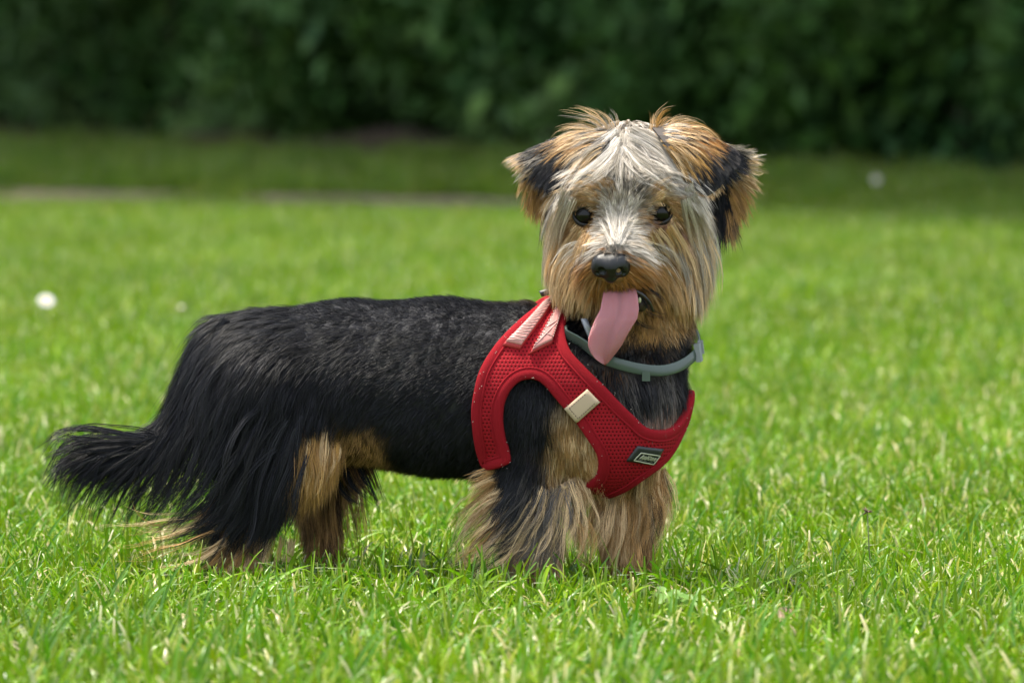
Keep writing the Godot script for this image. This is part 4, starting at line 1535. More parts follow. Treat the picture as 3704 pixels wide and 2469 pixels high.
func make_body_locks(h: Hair) -> void:
	# tail plume
	var axis := [P(500, 770, -60), P(450, 880, -60), P(395, 985, -60), P(310, 1045, -55), P(200, 1052, -45), P(120, 1045, -40)]
	for q in [
		[[520, 740, -40], [455, 830, -30], [405, 950, -30], [350, 1040, -30]], [[500, 770, -50], [430, 880, -45], [385, 990, -40], [330, 1080, -40]], [[490, 800, -20], [440, 900, -5], [410, 1000, 0], [385, 1090, 0]],
		[[470, 850, -30], [420, 950, -25], [390, 1050, -20], [350, 1150, -20]], [[440, 920, -30], [400, 1000, -30], [370, 1090, -25], [340, 1190, -25]], [[450, 880, -10], [425, 980, 0], [415, 1080, 5], [390, 1180, 5]],
		[[400, 990, -40], [350, 1050, -40], [310, 1130, -35], [290, 1220, -35]], [[380, 1000, -45], [320, 1055, -45], [270, 1120, -40], [235, 1225, -40]], [[360, 1015, -40], [290, 1060, -40], [235, 1110, -35], [175, 1235, -35]],
		[[340, 1025, -50], [260, 1050, -50], [185, 1085, -45], [150, 1175, -45]], [[330, 1025, -45], [240, 1035, -45], [155, 1055, -40], [112, 1150, -40]], [[330, 1020, -55], [230, 1018, -55], [140, 1020, -50], [88, 1095, -50]],
		[[320, 1020, -60], [220, 1010, -60], [132, 1014, -55], [82, 1070, -55]], [[350, 1010, -55], [270, 1020, -55], [180, 1026, -50], [122, 1110, -50]], [[300, 1040, -50], [210, 1060, -50], [150, 1110, -45], [130, 1180, -45]],
		[[330, 1040, -40], [260, 1072, -36], [200, 1130, -34], [160, 1230, -34]], [[300, 1042, -40], [222, 1078, -36], [168, 1130, -34], [132, 1205, -34]], [[350, 1040, -36], [290, 1090, -32], [240, 1150, -30], [208, 1235, -30]], [[370, 1050, -32], [320, 1110, -28], [285, 1170, -26], [258, 1235, -26]], [[280, 1032, -46], [192, 1046, -44], [132, 1085, -40], [108, 1150, -40]],
		[[420, 960, -10], [395, 1060, 0], [350, 1150, 5], [300, 1215, 5]]]:
		lock(h, q, 13, 10, 18, 22, 0.00024, "K", "C", 0.4, 0.02, 1.5, 0.8)
	# haunch and hind-leg skirt
	for q in [
		[[560, 800, 40], [490, 880, 60], [460, 980, 66], [440, 1080, 62]], [[590, 850, 70], [530, 930, 88], [500, 1030, 88], [470, 1140, 78]], [[560, 900, 70], [500, 1000, 80], [460, 1100, 76], [400, 1200, 70]], [[610, 920, 90], [560, 1010, 104], [530, 1110, 100], [480, 1210, 90]],
		[[580, 980, 90], [520, 1080, 98], [470, 1160, 92], [390, 1235, 84]], [[640, 950, 98], [600, 1040, 112], [580, 1150, 108], [540, 1250, 98]], [[620, 1020, 100], [575, 1110, 110], [530, 1190, 104], [460, 1260, 94]], [[670, 980, 94], [640, 1070, 108], [625, 1170, 104], [600, 1270, 96]],
		[[660, 1040, 92], [635, 1120, 104], [610, 1200, 100], [560, 1285, 92]], [[690, 1030, 84], [675, 1100, 96], [662, 1180, 94], [645, 1260, 90]], [[540, 1080, 60], [470, 1150, 70], [400, 1200, 66], [320, 1235, 60]], [[560, 1140, 60], [500, 1200, 70], [430, 1235, 66], [350, 1262, 60]],
		[[600, 1130, 70], [565, 1200, 84], [530, 1250, 80], [490, 1295, 76]], [[640, 1120, 80], [620, 1190, 92], [600, 1240, 88], [580, 1300, 84]]]:
		lock(h, q, 16, 8, 30, 26, 0.00026, "K", "C", 0.5, 0.03, 1.5, 0.7)
	for q in [[[490, 850, 0], [430, 960, 14], [380, 1080, 16], [340, 1200, 14]], [[510, 890, 24], [455, 1010, 36], [405, 1110, 36], [350, 1215, 32]], [[470, 890, -10], [412, 1000, 4], [352, 1100, 6], [300, 1195, 4]], [[530, 950, 40], [475, 1060, 52], [425, 1150, 50], [370, 1240, 46]], [[500, 1000, 20], [440, 1090, 30], [380, 1160, 30], [310, 1225, 26]], [[460, 960, 0], [400, 1060, 12], [345, 1150, 12], [280, 1225, 10]]]:
		lock(h, q, 14, 9, 24, 24, 0.00025, "K", "C", 0.5, 0.03, 1.4, 0.75)
	# tan ends of the hind-leg hair
	for q in [[[480, 1190, 50], [400, 1215, 50], [320, 1235, 46], [250, 1238, 44]], [[500, 1210, 60], [420, 1240, 60], [340, 1262, 56], [270, 1270, 54]], [[470, 1180, 46], [390, 1200, 46], [320, 1205, 44], [262, 1195, 44]], [[520, 1230, 66], [450, 1262, 66], [380, 1280, 62], [310, 1290, 60]]]:
		lock(h, q, 6, 6, 16, 22, 0.0002, "T", "L", 0.5, 0.08, 1.6)
	lock(h, [[372, 1204, 40], [340, 1194, 40], [316, 1168, 40], [306, 1138, 40]], 1, 4, 3, 3, 0.0002, "Y", "L", 0.5, 0.02, 0.5)
	for q in [[[560, 1230, 40], [540, 1270, 44], [500, 1310, 46]], [[600, 1240, 40], [590, 1290, 44], [560, 1330, 46]], [[650, 1230, 60], [640, 1280, 60], [630, 1320, 60]], [[530, 1250, 50], [490, 1290, 54], [450, 1320, 54]]]:
		lock(h, q, 10, 8, 30, 30, 0.00024, "T", "L", 0.4, 0.05, 1.0)
	# tan knee tuft
	for q in [[[706, 1004, 82], [694, 1050, 92], [688, 1100, 94], [684, 1150, 92]], [[728, 978, 72], [718, 1040, 88], [710, 1100, 90], [700, 1165, 86]], [[746, 968, 60], [742, 1030, 76], [736, 1090, 78], [716, 1150, 76]], [[766, 996, 46], [766, 1040, 60], [758, 1085, 62], [746, 1125, 60]], [[736, 1010, 68], [732, 1060, 82], [726, 1110, 84], [722, 1160, 80]]]:
		lock(h, q, 10, 8, 13, 11, 0.0002, "Y", "L", 0.35, 0.03, 1.6)
	for q in [[[690, 950, 90], [676, 1020, 100], [672, 1085, 100], [666, 1150, 96]], [[716, 940, 84], [702, 985, 96], [694, 1035, 98]], [[740, 936, 74], [732, 975, 88], [728, 1015, 90]], [[764, 945, 60], [756, 985, 76], [752, 1020, 78]]]:
		lock(h, q, 11, 8, 15, 10, 0.00022, "K", "C", 0.4, 0.03, 1.2)
	# dark tuft under the loin
	for q in [[[790, 1070, -40], [810, 1110, -20], [838, 1140, -10], [868, 1165, -10]], [[830, 1075, -40], [850, 1110, -20], [866, 1145, -10], [880, 1180, -10]], [[770, 1080, -40], [785, 1120, -20], [815, 1150, -10], [850, 1160, -10]]]:
		lock(h, q, 9, 8, 24, 12, 0.00026, "K", "B", 0.25, 0.03, 0.8)
	# far hind leg
	for q in [[[730, 1130, -170], [720, 1190, -160], [725, 1250, -160], [715, 1310, -160]], [[780, 1130, -170], [790, 1190, -160], [800, 1250, -160], [805, 1320, -160]], [[755, 1140, -165], [760, 1200, -155], [765, 1260, -155], [762, 1320, -155]], [[810, 1120, -175], [820, 1180, -165], [828, 1240, -165], [832, 1300, -165]]]:
		lock(h, q, 9, 8, 26, 24, 0.00026, "T", "B", 0.3, 0.03, 0.8)
	# near foreleg: elbow tuft, feathering
	for q in [[[1150, 1075, 150], [1120, 1085, 165], [1090, 1095, 172], [1068, 1108, 174]], [[1160, 1090, 155], [1125, 1105, 172], [1095, 1125, 178], [1072, 1150, 180]], [[1150, 1110, 160], [1115, 1135, 176], [1085, 1165, 182], [1060, 1205, 184]], [[1165, 1140, 165], [1120, 1175, 182], [1080, 1220, 188], [1040, 1275, 190]], [[1170, 1170, 168], [1125, 1215, 186], [1085, 1255, 192], [1045, 1300, 194]]]:
		lock(h, q, 19, 8, 25, 26, 0.00021, "L", "T", 0.5, 0.07, 2.0)
	for q in [[[1210, 1060, 180], [1180, 1120, 190], [1150, 1170, 196], [1110, 1220, 198]], [[1200, 1100, 180], [1165, 1150, 192], [1130, 1200, 198], [1085, 1260, 200]], [[1230, 1110, 182], [1200, 1160, 196], [1160, 1210, 202], [1110, 1270, 204]]]:
		lock(h, q, 22, 8, 25, 23, 0.00021, "C", "G", 0.4, 0.07, 2.0)
	for q in [[[1245, 1110, 182], [1225, 1170, 198], [1190, 1225, 204], [1140, 1285, 206]], [[1265, 1120, 180], [1250, 1180, 198], [1225, 1235, 206], [1185, 1295, 208]], [[1290, 1110, 175], [1285, 1170, 196], [1270, 1235, 206], [1245, 1300, 208]], [[1305, 1100, 165], [1312, 1150, 185], [1318, 1200, 196], [1310, 1260, 200]], [[1255, 1180, 190], [1235, 1230, 204], [1210, 1270, 208], [1170, 1310, 210]]]:
		lock(h, q, 24, 8, 25, 28, 0.00021, "L", "G", 0.45, 0.07, 2.0)
	for q in [[[1310, 1090, 160], [1328, 1120, 180], [1336, 1150, 186], [1338, 1185, 186]], [[1325, 1085, 150], [1342, 1110, 168], [1352, 1140, 174], [1350, 1165, 174]]]:
		lock(h, q, 15, 8, 15, 13, 0.00021, "L", "T", 0.4, 0.07, 2.0)
	for q in [[[1310, 1120, 160], [1330, 1170, 176], [1340, 1220, 182], [1330, 1280, 184]], [[1300, 1160, 170], [1325, 1210, 186], [1330, 1255, 190], [1310, 1305, 192]], [[1390, 1120, 95], [1365, 1160, 112], [1345, 1210, 118], [1330, 1265, 120]], [[1400, 1160, 98], [1372, 1205, 114], [1352, 1250, 120], [1340, 1300, 122]]]:
		lock(h, q, 18, 8, 22, 24, 0.00021, "L", "T", 0.5, 0.07, 2.2)
	for q in [[[1160, 1120, 150], [1110, 1160, 165], [1070, 1210, 170], [1035, 1260, 172]], [[1175, 1180, 150], [1125, 1220, 166], [1075, 1260, 172], [1025, 1290, 174]], [[1190, 1220, 160], [1140, 1250, 176], [1095, 1280, 180], [1050, 1310, 182]]]:
		lock(h, q, 16, 8, 24, 26, 0.00021, "L", "C", 0.3, 0.07, 2.2)
	# far foreleg
	for q in [[[1390, 1130, 90], [1375, 1180, 110], [1365, 1230, 116], [1350, 1290, 118]], [[1420, 1140, 90], [1415, 1190, 108], [1405, 1240, 114], [1395, 1300, 116]], [[1450, 1130, 85], [1450, 1190, 102], [1445, 1240, 108], [1440, 1300, 110]], [[1480, 1110, 70], [1492, 1160, 86], [1492, 1215, 92], [1485, 1275, 94]], [[1505, 1080, 50], [1520, 1130, 64], [1525, 1180, 70], [1518, 1230, 72]], [[1500, 1100, 60], [1510, 1160, 74], [1508, 1220, 80], [1500, 1280, 82]]]:
		lock(h, q, 24, 8, 27, 28, 0.00021, "T", "L", 0.45, 0.07, 2.0)
	for q in [[[1500, 1120, 70], [1505, 1180, 84], [1500, 1235, 90], [1490, 1290, 92]], [[1520, 1080, 40], [1528, 1140, 52], [1522, 1200, 58]]]:
		lock(h, q, 13, 8, 15, 13, 0.00021, "C", "B", 0.3, 0.07, 2.0)

func on_skin(pts: Array, off: float) -> Array:
	# lay a curve of the sheet onto the skin, off sheet units above it
	var out := []
	for q in pts:
		var p := body.cast(P(q[0], q[1], 400), off * U)
		out.append([p.x / U + 1176.0, 1370.0 - p.y / U, p.z / U])
	return out

func make_face_locks(h: Hair) -> void:
	# long silky hair parted on the crown and falling to both sides
	for q in [[[1418, 303], [1384, 335], [1340, 370], [1300, 420], [1280, 485]], [[1422, 318], [1392, 352], [1352, 386], [1312, 426], [1290, 480]], [[1426, 334], [1406, 366], [1374, 396], [1336, 420]], [[1414, 300], [1370, 330], [1322, 372], [1288, 430]],
		[[1442, 303], [1494, 328], [1550, 378], [1590, 448], [1610, 530]], [[1440, 318], [1488, 346], [1540, 392], [1578, 450], [1602, 525]], [[1434, 334], [1468, 366], [1514, 398], [1556, 440]], [[1446, 300], [1502, 320], [1560, 380], [1600, 460], [1618, 540]]]:
		lock(h, on_skin(q, 15.0), 13, 9, 13, 13, 0.00016, "W", "S", 0.45, 0.015, 0.6, 0.6)
	for q in [[[1430, 306], [1430, 342], [1424, 384]], [[1424, 306], [1416, 342], [1408, 378]], [[1438, 306], [1444, 342], [1446, 380]]]:
		lock(h, on_skin(q, 12.0), 7, 8, 10, 8, 0.00016, "W", "S", 0.5, 0.02, 0.6)
	for q in [[[1424, 345], [1400, 382], [1366, 412], [1332, 432]], [[1430, 350], [1456, 386], [1490, 410], [1532, 430]], [[1424, 352], [1412, 388], [1392, 424]], [[1432, 352], [1442, 390], [1458, 424]], [[1428, 360], [1426, 394], [1424, 432]], [[1410, 350], [1376, 384], [1340, 408], [1306, 440]], [[1446, 350], [1486, 382], [1530, 410], [1562, 446]]]:
		lock(h, on_skin(q, 11.0), 9, 9, 14, 14, 0.00016, "S", "W", 0.5, 0.02, 0.9, 0.5)
	for q in [[[1572, 420], [1602, 490], [1618, 570], [1620, 660]], [[1582, 440], [1614, 520], [1630, 600], [1628, 690]], [[1566, 450], [1592, 520], [1604, 600], [1604, 690]], [[1300, 430], [1274, 500], [1260, 580], [1260, 670]], [[1310, 450], [1284, 520], [1272, 600], [1276, 690]]]:
		lock(h, on_skin(q, 22.0), 13, 9, 14, 16, 0.00017, "S", "W", 0.45, 0.02, 0.8, 0.6, "L")
	for q in [[[1330, 518], [1304, 560], [1288, 620], [1284, 690]], [[1346, 522], [1324, 565], [1308, 625], [1308, 700]], [[1352, 530], [1338, 570], [1326, 630], [1330, 706]], [[1500, 522], [1528, 565], [1548, 625], [1558, 700]], [[1530, 512], [1560, 560], [1582, 620], [1588, 700]], [[1486, 528], [1506, 570], [1526, 630], [1536, 690]]]:
		lock(h, on_skin(q, 18.0), 13, 9, 13, 15, 0.00017, "T", "L", 0.4, 0.02, 0.8, 0.6, "L")
	for q in [[[1410, 548], [1409, 505], [1404, 462]], [[1406, 545], [1390, 508], [1374, 478]], [[1414, 545], [1434, 508], [1450, 476]], [[1408, 540], [1400, 500], [1390, 456]], [[1412, 540], [1422, 500], [1432, 456]]]:
		lock(h, on_skin(q, 9.0), 10, 8, 10, 14, 0.00015, "W", "W", 0.2, 0.03, 0.6)
	# moustache and beard
	for q in [[[1365, 565, 240], [1325, 575, 225], [1290, 610, 205], [1268, 660, 195]], [[1370, 575, 245], [1330, 592, 235], [1300, 635, 220], [1285, 690, 210]], [[1365, 590, 250], [1335, 620, 245], [1315, 660, 235], [1308, 705, 228]], [[1370, 610, 255], [1352, 640, 255], [1340, 680, 248], [1335, 716, 242]]]:
		lock(h, q, 14, 9, 14, 15, 0.00017, "O", "T", 0.55, 0.03, 0.7, 0.6, "L")
	for q in [[[1435, 565, 240], [1480, 570, 225], [1530, 600, 205], [1565, 655, 195]], [[1440, 575, 245], [1490, 590, 235], [1540, 630, 220], [1575, 690, 210]], [[1440, 590, 250], [1485, 610, 245], [1525, 645, 235], [1550, 690, 228]]]:
		lock(h, q, 14, 9, 14, 15, 0.00017, "O", "T", 0.4, 0.03, 0.7, 0.6, "T")
	for q in [[[1390, 548, 246], [1345, 548, 240], [1300, 566, 222], [1268, 612, 205]], [[1385, 556, 248], [1345, 562, 242], [1305, 590, 226], [1280, 640, 212]], [[1420, 548, 246], [1475, 546, 240], [1530, 570, 222], [1572, 628, 205]], [[1425, 556, 248], [1480, 560, 242], [1530, 590, 226], [1565, 650, 212]]]:
		lock(h, q, 9, 8, 8, 13, 0.00019, "W", "S", 0.5, 0.02, 0.7)
	# a few dark whisker locks
	for q in [[[1450, 548, 240], [1490, 552, 245], [1512, 585, 245], [1508, 625, 240]], [[1515, 575, 225], [1540, 600, 225], [1560, 635, 222], [1566, 660, 220]], [[1325, 590, 235], [1308, 620, 240], [1302, 655, 240], [1308, 680, 238]], [[1340, 640, 250], [1335, 665, 250], [1345, 682, 250]]]:
		lock(h, q, 1, 5, 3, 3, 0.0002, "C", "B", 0.5, 0.02, 0.3)
	# chin
	for q in [[[1470, 680, 200], [1480, 702, 208], [1490, 722, 205]], [[1450, 695, 205], [1462, 715, 212], [1468, 735, 210]], [[1500, 670, 180], [1515, 695, 188], [1522, 722, 186]], [[1540, 650, 160], [1552, 685, 168], [1556, 715, 166]], [[1580, 630, 130], [1592, 670, 136], [1592, 702, 134]]]:
		lock(h, q, 9, 8, 18, 15, 0.0002, "T", "Y", 0.5, 0.05, 1.0)
	# dark lips at the corner of the open mouth
	for q in [[[1460, 655, 255], [1476, 672, 256], [1488, 695, 248]], [[1470, 650, 250], [1500, 664, 246], [1524, 690, 232]], [[1468, 668, 252], [1482, 690, 250], [1490, 712, 244]]]:
		lock(h, q, 6, 7, 8, 5, 0.0002, "K", "B", 0.4, 0.05, 1.0)
	lock(h, [[1480, 700, 215], [1510, 712, 212], [1540, 716, 205]], 4, 6, 8, 5, 0.00018, "B", "K", 0.3, 0.05, 1.2)
	lock(h, [[1455, 725, 215], [1475, 738, 214], [1500, 742, 208]], 4, 6, 8, 5, 0.00018, "B", "K", 0.3, 0.05, 1.2)
	# cheeks, full to the jaw line
	for q in [[[1290, 540, 160], [1268, 590, 160], [1262, 640, 160], [1272, 690, 160]], [[1310, 570, 185], [1285, 615, 190], [1280, 660, 190], [1292, 706, 190]]]:
		lock(h, q, 12, 8, 18, 16, 0.0002, "L", "T", 0.45, 0.03, 0.8)
	for q in [[[1595, 500, 140], [1622, 560, 140], [1636, 620, 140], [1628, 695, 140]], [[1580, 530, 165], [1606, 590, 168], [1616, 640, 168], [1610, 708, 166]], [[1555, 560, 180], [1575, 610, 186], [1582, 650, 186], [1578, 700, 184]]]:
		lock(h, q, 13, 8, 18, 16, 0.0002, "S", "L", 0.5, 0.03, 0.8)
# ---------------------------------------------------------------- harness and collar
func drape(x: float, y: float, h: float, back := false) -> Vector3:
	# point of the coat surface under (x, y) of the sheet, h sheet units above the skin
	if back:
		return trunk.cast(P(x, y, -380), h * U, Vector3(0, 0, 1))
	return trunk.cast(P(x, y, 400), h * U)

func harness_panel(polys: Array, back: bool, h: float, hin: float, base: Vector3, m: Material) -> ArrayMesh:
	var st := SurfaceTool.new()
	st.begin(Mesh.PRIMITIVE_TRIANGLES)
	var g := 9.0
	var seen := {}
	for poly in polys:
		var lo := Vector2(1e9, 1e9)
		var hi := -lo
		for p in poly:
			lo = lo.min(p)
			hi = hi.max(p)
		var y := floorf(lo.y / g) * g
		while y < hi.y:
			var x := floorf(lo.x / g) * g
			while x < hi.x:
				var cellp := PackedVector2Array([Vector2(x, y), Vector2(x + g, y), Vector2(x + g, y + g), Vector2(x, y + g)])
				for c in Geometry2D.intersect_polygons(cellp, poly):
					var tri := Geometry2D.triangulate_polygon(c)
					for k in range(0, tri.size(), 3):
						var v := []
						for j in 3:
							var q: Vector2 = c[tri[k + j]]
							var key := Vector2i(roundi(q.x * 8), roundi(q.y * 8))
							if not seen.has(key):
								var p := drape(q.x, q.y, h, back)
								trunk.at(p)
								seen[key] = [p - base, trunk.grad]
							v.append(seen[key])
						# keep the outer face outward
						var n: Vector3 = (v[1][0] - v[0][0]).cross(v[2][0] - v[0][0])
						var order := [0, 1, 2] if n.dot(v[0][1]) < 0.0 else [0, 2, 1]
						for j in order:
							st.set_normal(v[j][1])
							st.add_vertex(v[j][0])
						for j in [order[0], order[2], order[1]]:
							st.set_normal(-v[j][1])
							st.add_vertex(v[j][0] - v[j][1] * (h - hin) * U)
				x += g
			y += g
	st.set_material(m)
	return st.commit()

func resample(pts: PackedVector2Array, step: float, closed: bool) -> PackedVector2Array:
	var q := []
	for p in pts:
		q.append(Vector3(p.x, p.y, 0))
	if closed:
		q.append(q[0])
	var fine := spline(q, q.size() * 8)
	var out := PackedVector2Array()
	var acc := step
	for i in fine.size() - 1:
		var a := Vector2(fine[i].x, fine[i].y)
		var b := Vector2(fine[i + 1].x, fine[i + 1].y)
		acc += a.distance_to(b)
		if acc >= step:
			out.append(b)
			acc = 0.0
	return out

func binding(line: PackedVector2Array, inside: float, back: bool, width: float, base: Vector3, m: Material, closed: bool) -> ArrayMesh:
	# a folded fabric edge that runs along the line, its width lying to the inner side
	var prof := [[-1.5, 8.0], [-2.5, 16.0], [-1.2, 21.5], [0.06, 24.0], [0.3, 24.8], [0.66, 24.6], [0.75, 23.2], [0.82, 23.2], [0.88, 24.8], [0.95, 24.5], [1.0, 22.6], [1.01, 19.0]]
	var n := line.size()
	var rings := []
	var hit := []
	for p in line:
		hit.append(drape(p.x, p.y, 22.0, back))
	# even out the depth where the line turns round the silhouette
	for pass_i in 2:
		var sm := hit.duplicate()
		for i in range(1, n - 1):
			sm[i] = (hit[i - 1] + hit[i] * 2.0 + hit[i + 1]) / 4.0
		hit = sm
	for i in n:
		var a: Vector3 = hit[maxi(i - 1, 0)] if not closed else hit[(i - 1 + n) % n]
		var b: Vector3 = hit[mini(i + 1, n - 1)] if not closed else hit[(i + 1) % n]
		var t := (b - a).normalized()
		trunk.at(hit[i])
		var nr := trunk.grad
		var inn := nr.cross(t).normalized() * inside
		if back:
			inn = -inn
		var ring := []
		for q in prof:
			var s: float = q[0] if q[0] < 0.0 else q[0] * width
			var p: Vector3 = hit[i] + inn * s * U
			var d := trunk.at(p)
			p += trunk.grad * (q[1] * U - d)
			ring.append(p - base)
		rings.append(ring)
	var st := SurfaceTool.new()
	st.begin(Mesh.PRIMITIVE_TRIANGLES)
	st.set_smooth_group(0)
	var last := n if closed else n - 1
	var flip := (inside < 0.0) != back
	for i in last:
		var i2 := (i + 1) % n
		for k in prof.size() - 1:
			var q := [rings[i][k], rings[i2][k], rings[i2][k + 1], rings[i][k], rings[i2][k + 1], rings[i][k + 1]]
			if flip:
				q = [q[0], q[2], q[1], q[3], q[5], q[4]]
			for p in q:
				st.add_vertex(p)
	st.index()
	return smooth(st, m)

func pad(c: Array, h0: float, h1: float, base: Vector3, m: Material, nu := 14, nv := 8, soft := 0.12) -> ArrayMesh:
	# a flat padded piece with four corners (clockwise on the sheet), lying on the surface
	var st := SurfaceTool.new()
	st.begin(Mesh.PRIMITIVE_TRIANGLES)
	st.set_smooth_group(0)
	var us := [0.0, 0.0]
	var vs := [0.0, 0.0]
	for i in range(1, nu):
		us.append(float(i) / nu)
	us.append_array([1.0, 1.0])
	for i in range(1, nv):
		vs.append(float(i) / nv)
	vs.append_array([1.0, 1.0])
	var grid := []
	for i in us.size():
		var row := []
		for j in vs.size():
			var u: float = us[i]
			var v: float = vs[j]
			var a: Vector2 = c[0].lerp(c[1], u)
			var b: Vector2 = c[3].lerp(c[2], u)
			var q := a.lerp(b, v)
			var rim: bool = i == 0 or j == 0 or i == us.size() - 1 or j == vs.size() - 1
			var e := minf(minf(u, 1.0 - u) * 2.0, minf(v, 1.0 - v))
			var h := h0 if rim else lerpf(h0 + (h1 - h0) * 0.72, h1, clampf(e / soft, 0, 1))
			var p := drape(q.x, q.y, 22.0)
			trunk.at(p)
			row.append(p + trunk.grad * (h - 22.0) * U - base)
		grid.append(row)
	for i in us.size() - 1:
		for j in vs.size() - 1:
			for p in [grid[i][j], grid[i + 1][j], grid[i + 1][j + 1], grid[i][j], grid[i + 1][j + 1], grid[i][j + 1]]:
				st.add_vertex(p)
	st.index()
	return smooth(st, m)

func thread(st: SurfaceTool, a: Vector2, b: Vector2, h: float, r: float, base: Vector3) -> void:
	# one visible stitch
	var pts := []
	for k in 4:
		var t := k / 3.0
		var q := a.lerp(b, t)
		var p := drape(q.x, q.y, 22.0)
		trunk.at(p)
		pts.append(p + trunk.grad * (h - 22.0 + r * (0.6 if k == 1 or k == 2 else -0.8)) * U - base)
	add_tube(st, pts, r * U, r * U, 5)

func dashes(st: SurfaceTool, a: Vector2, b: Vector2, dash: float, gap: float, h: float, r: float, base: Vector3) -> void:
	var l := a.distance_to(b)
	var s := 0.0
	while s + dash < l:
		thread(st, a.lerp(b, s / l), a.lerp(b, (s + dash) / l), h, r, base)
		s += dash + gap

func mesh_fabric() -> Array:
	# knitted air mesh: colour of yarn and of the lining seen through its holes, and the relief
	var n := 256
	var im := Image.create(n, n, false, Image.FORMAT_RGB8)
	var hm := Image.create(n, n, false, Image.FORMAT_RGB8)
	var cells := 8
	var yarn := Color(0.27, 0.009, 0.015)
	var lining := Color(0.07, 0.003, 0.004)
	for y in n:
		for x in n:
			var fy := float(y) / n * cells
			var row := int(fy)
			var fx := float(x) / n * cells + (0.5 if row % 2 == 1 else 0.0)
			var d := Vector2(fposmod(fx, 1.0) - 0.5, (fposmod(fy, 1.0) - 0.5) * 1.1).length()
			var t := smoothstep(0.15, 0.24, d)
			var w := 0.9 + 0.1 * sin(x * 0.9) * sin(y * 0.8)
			im.set_pixel(x, y, (lining.lerp(yarn * w, t)).linear_to_srgb())
			var hgt := clampf(t * (0.75 + 0.25 * cos((d - 0.5) * 6.0)), 0, 1)
			hm.set_pixel(x, y, Color(hgt, hgt, hgt))
	return [ImageTexture.create_from_image(im), ImageTexture.create_from_image(hm)]

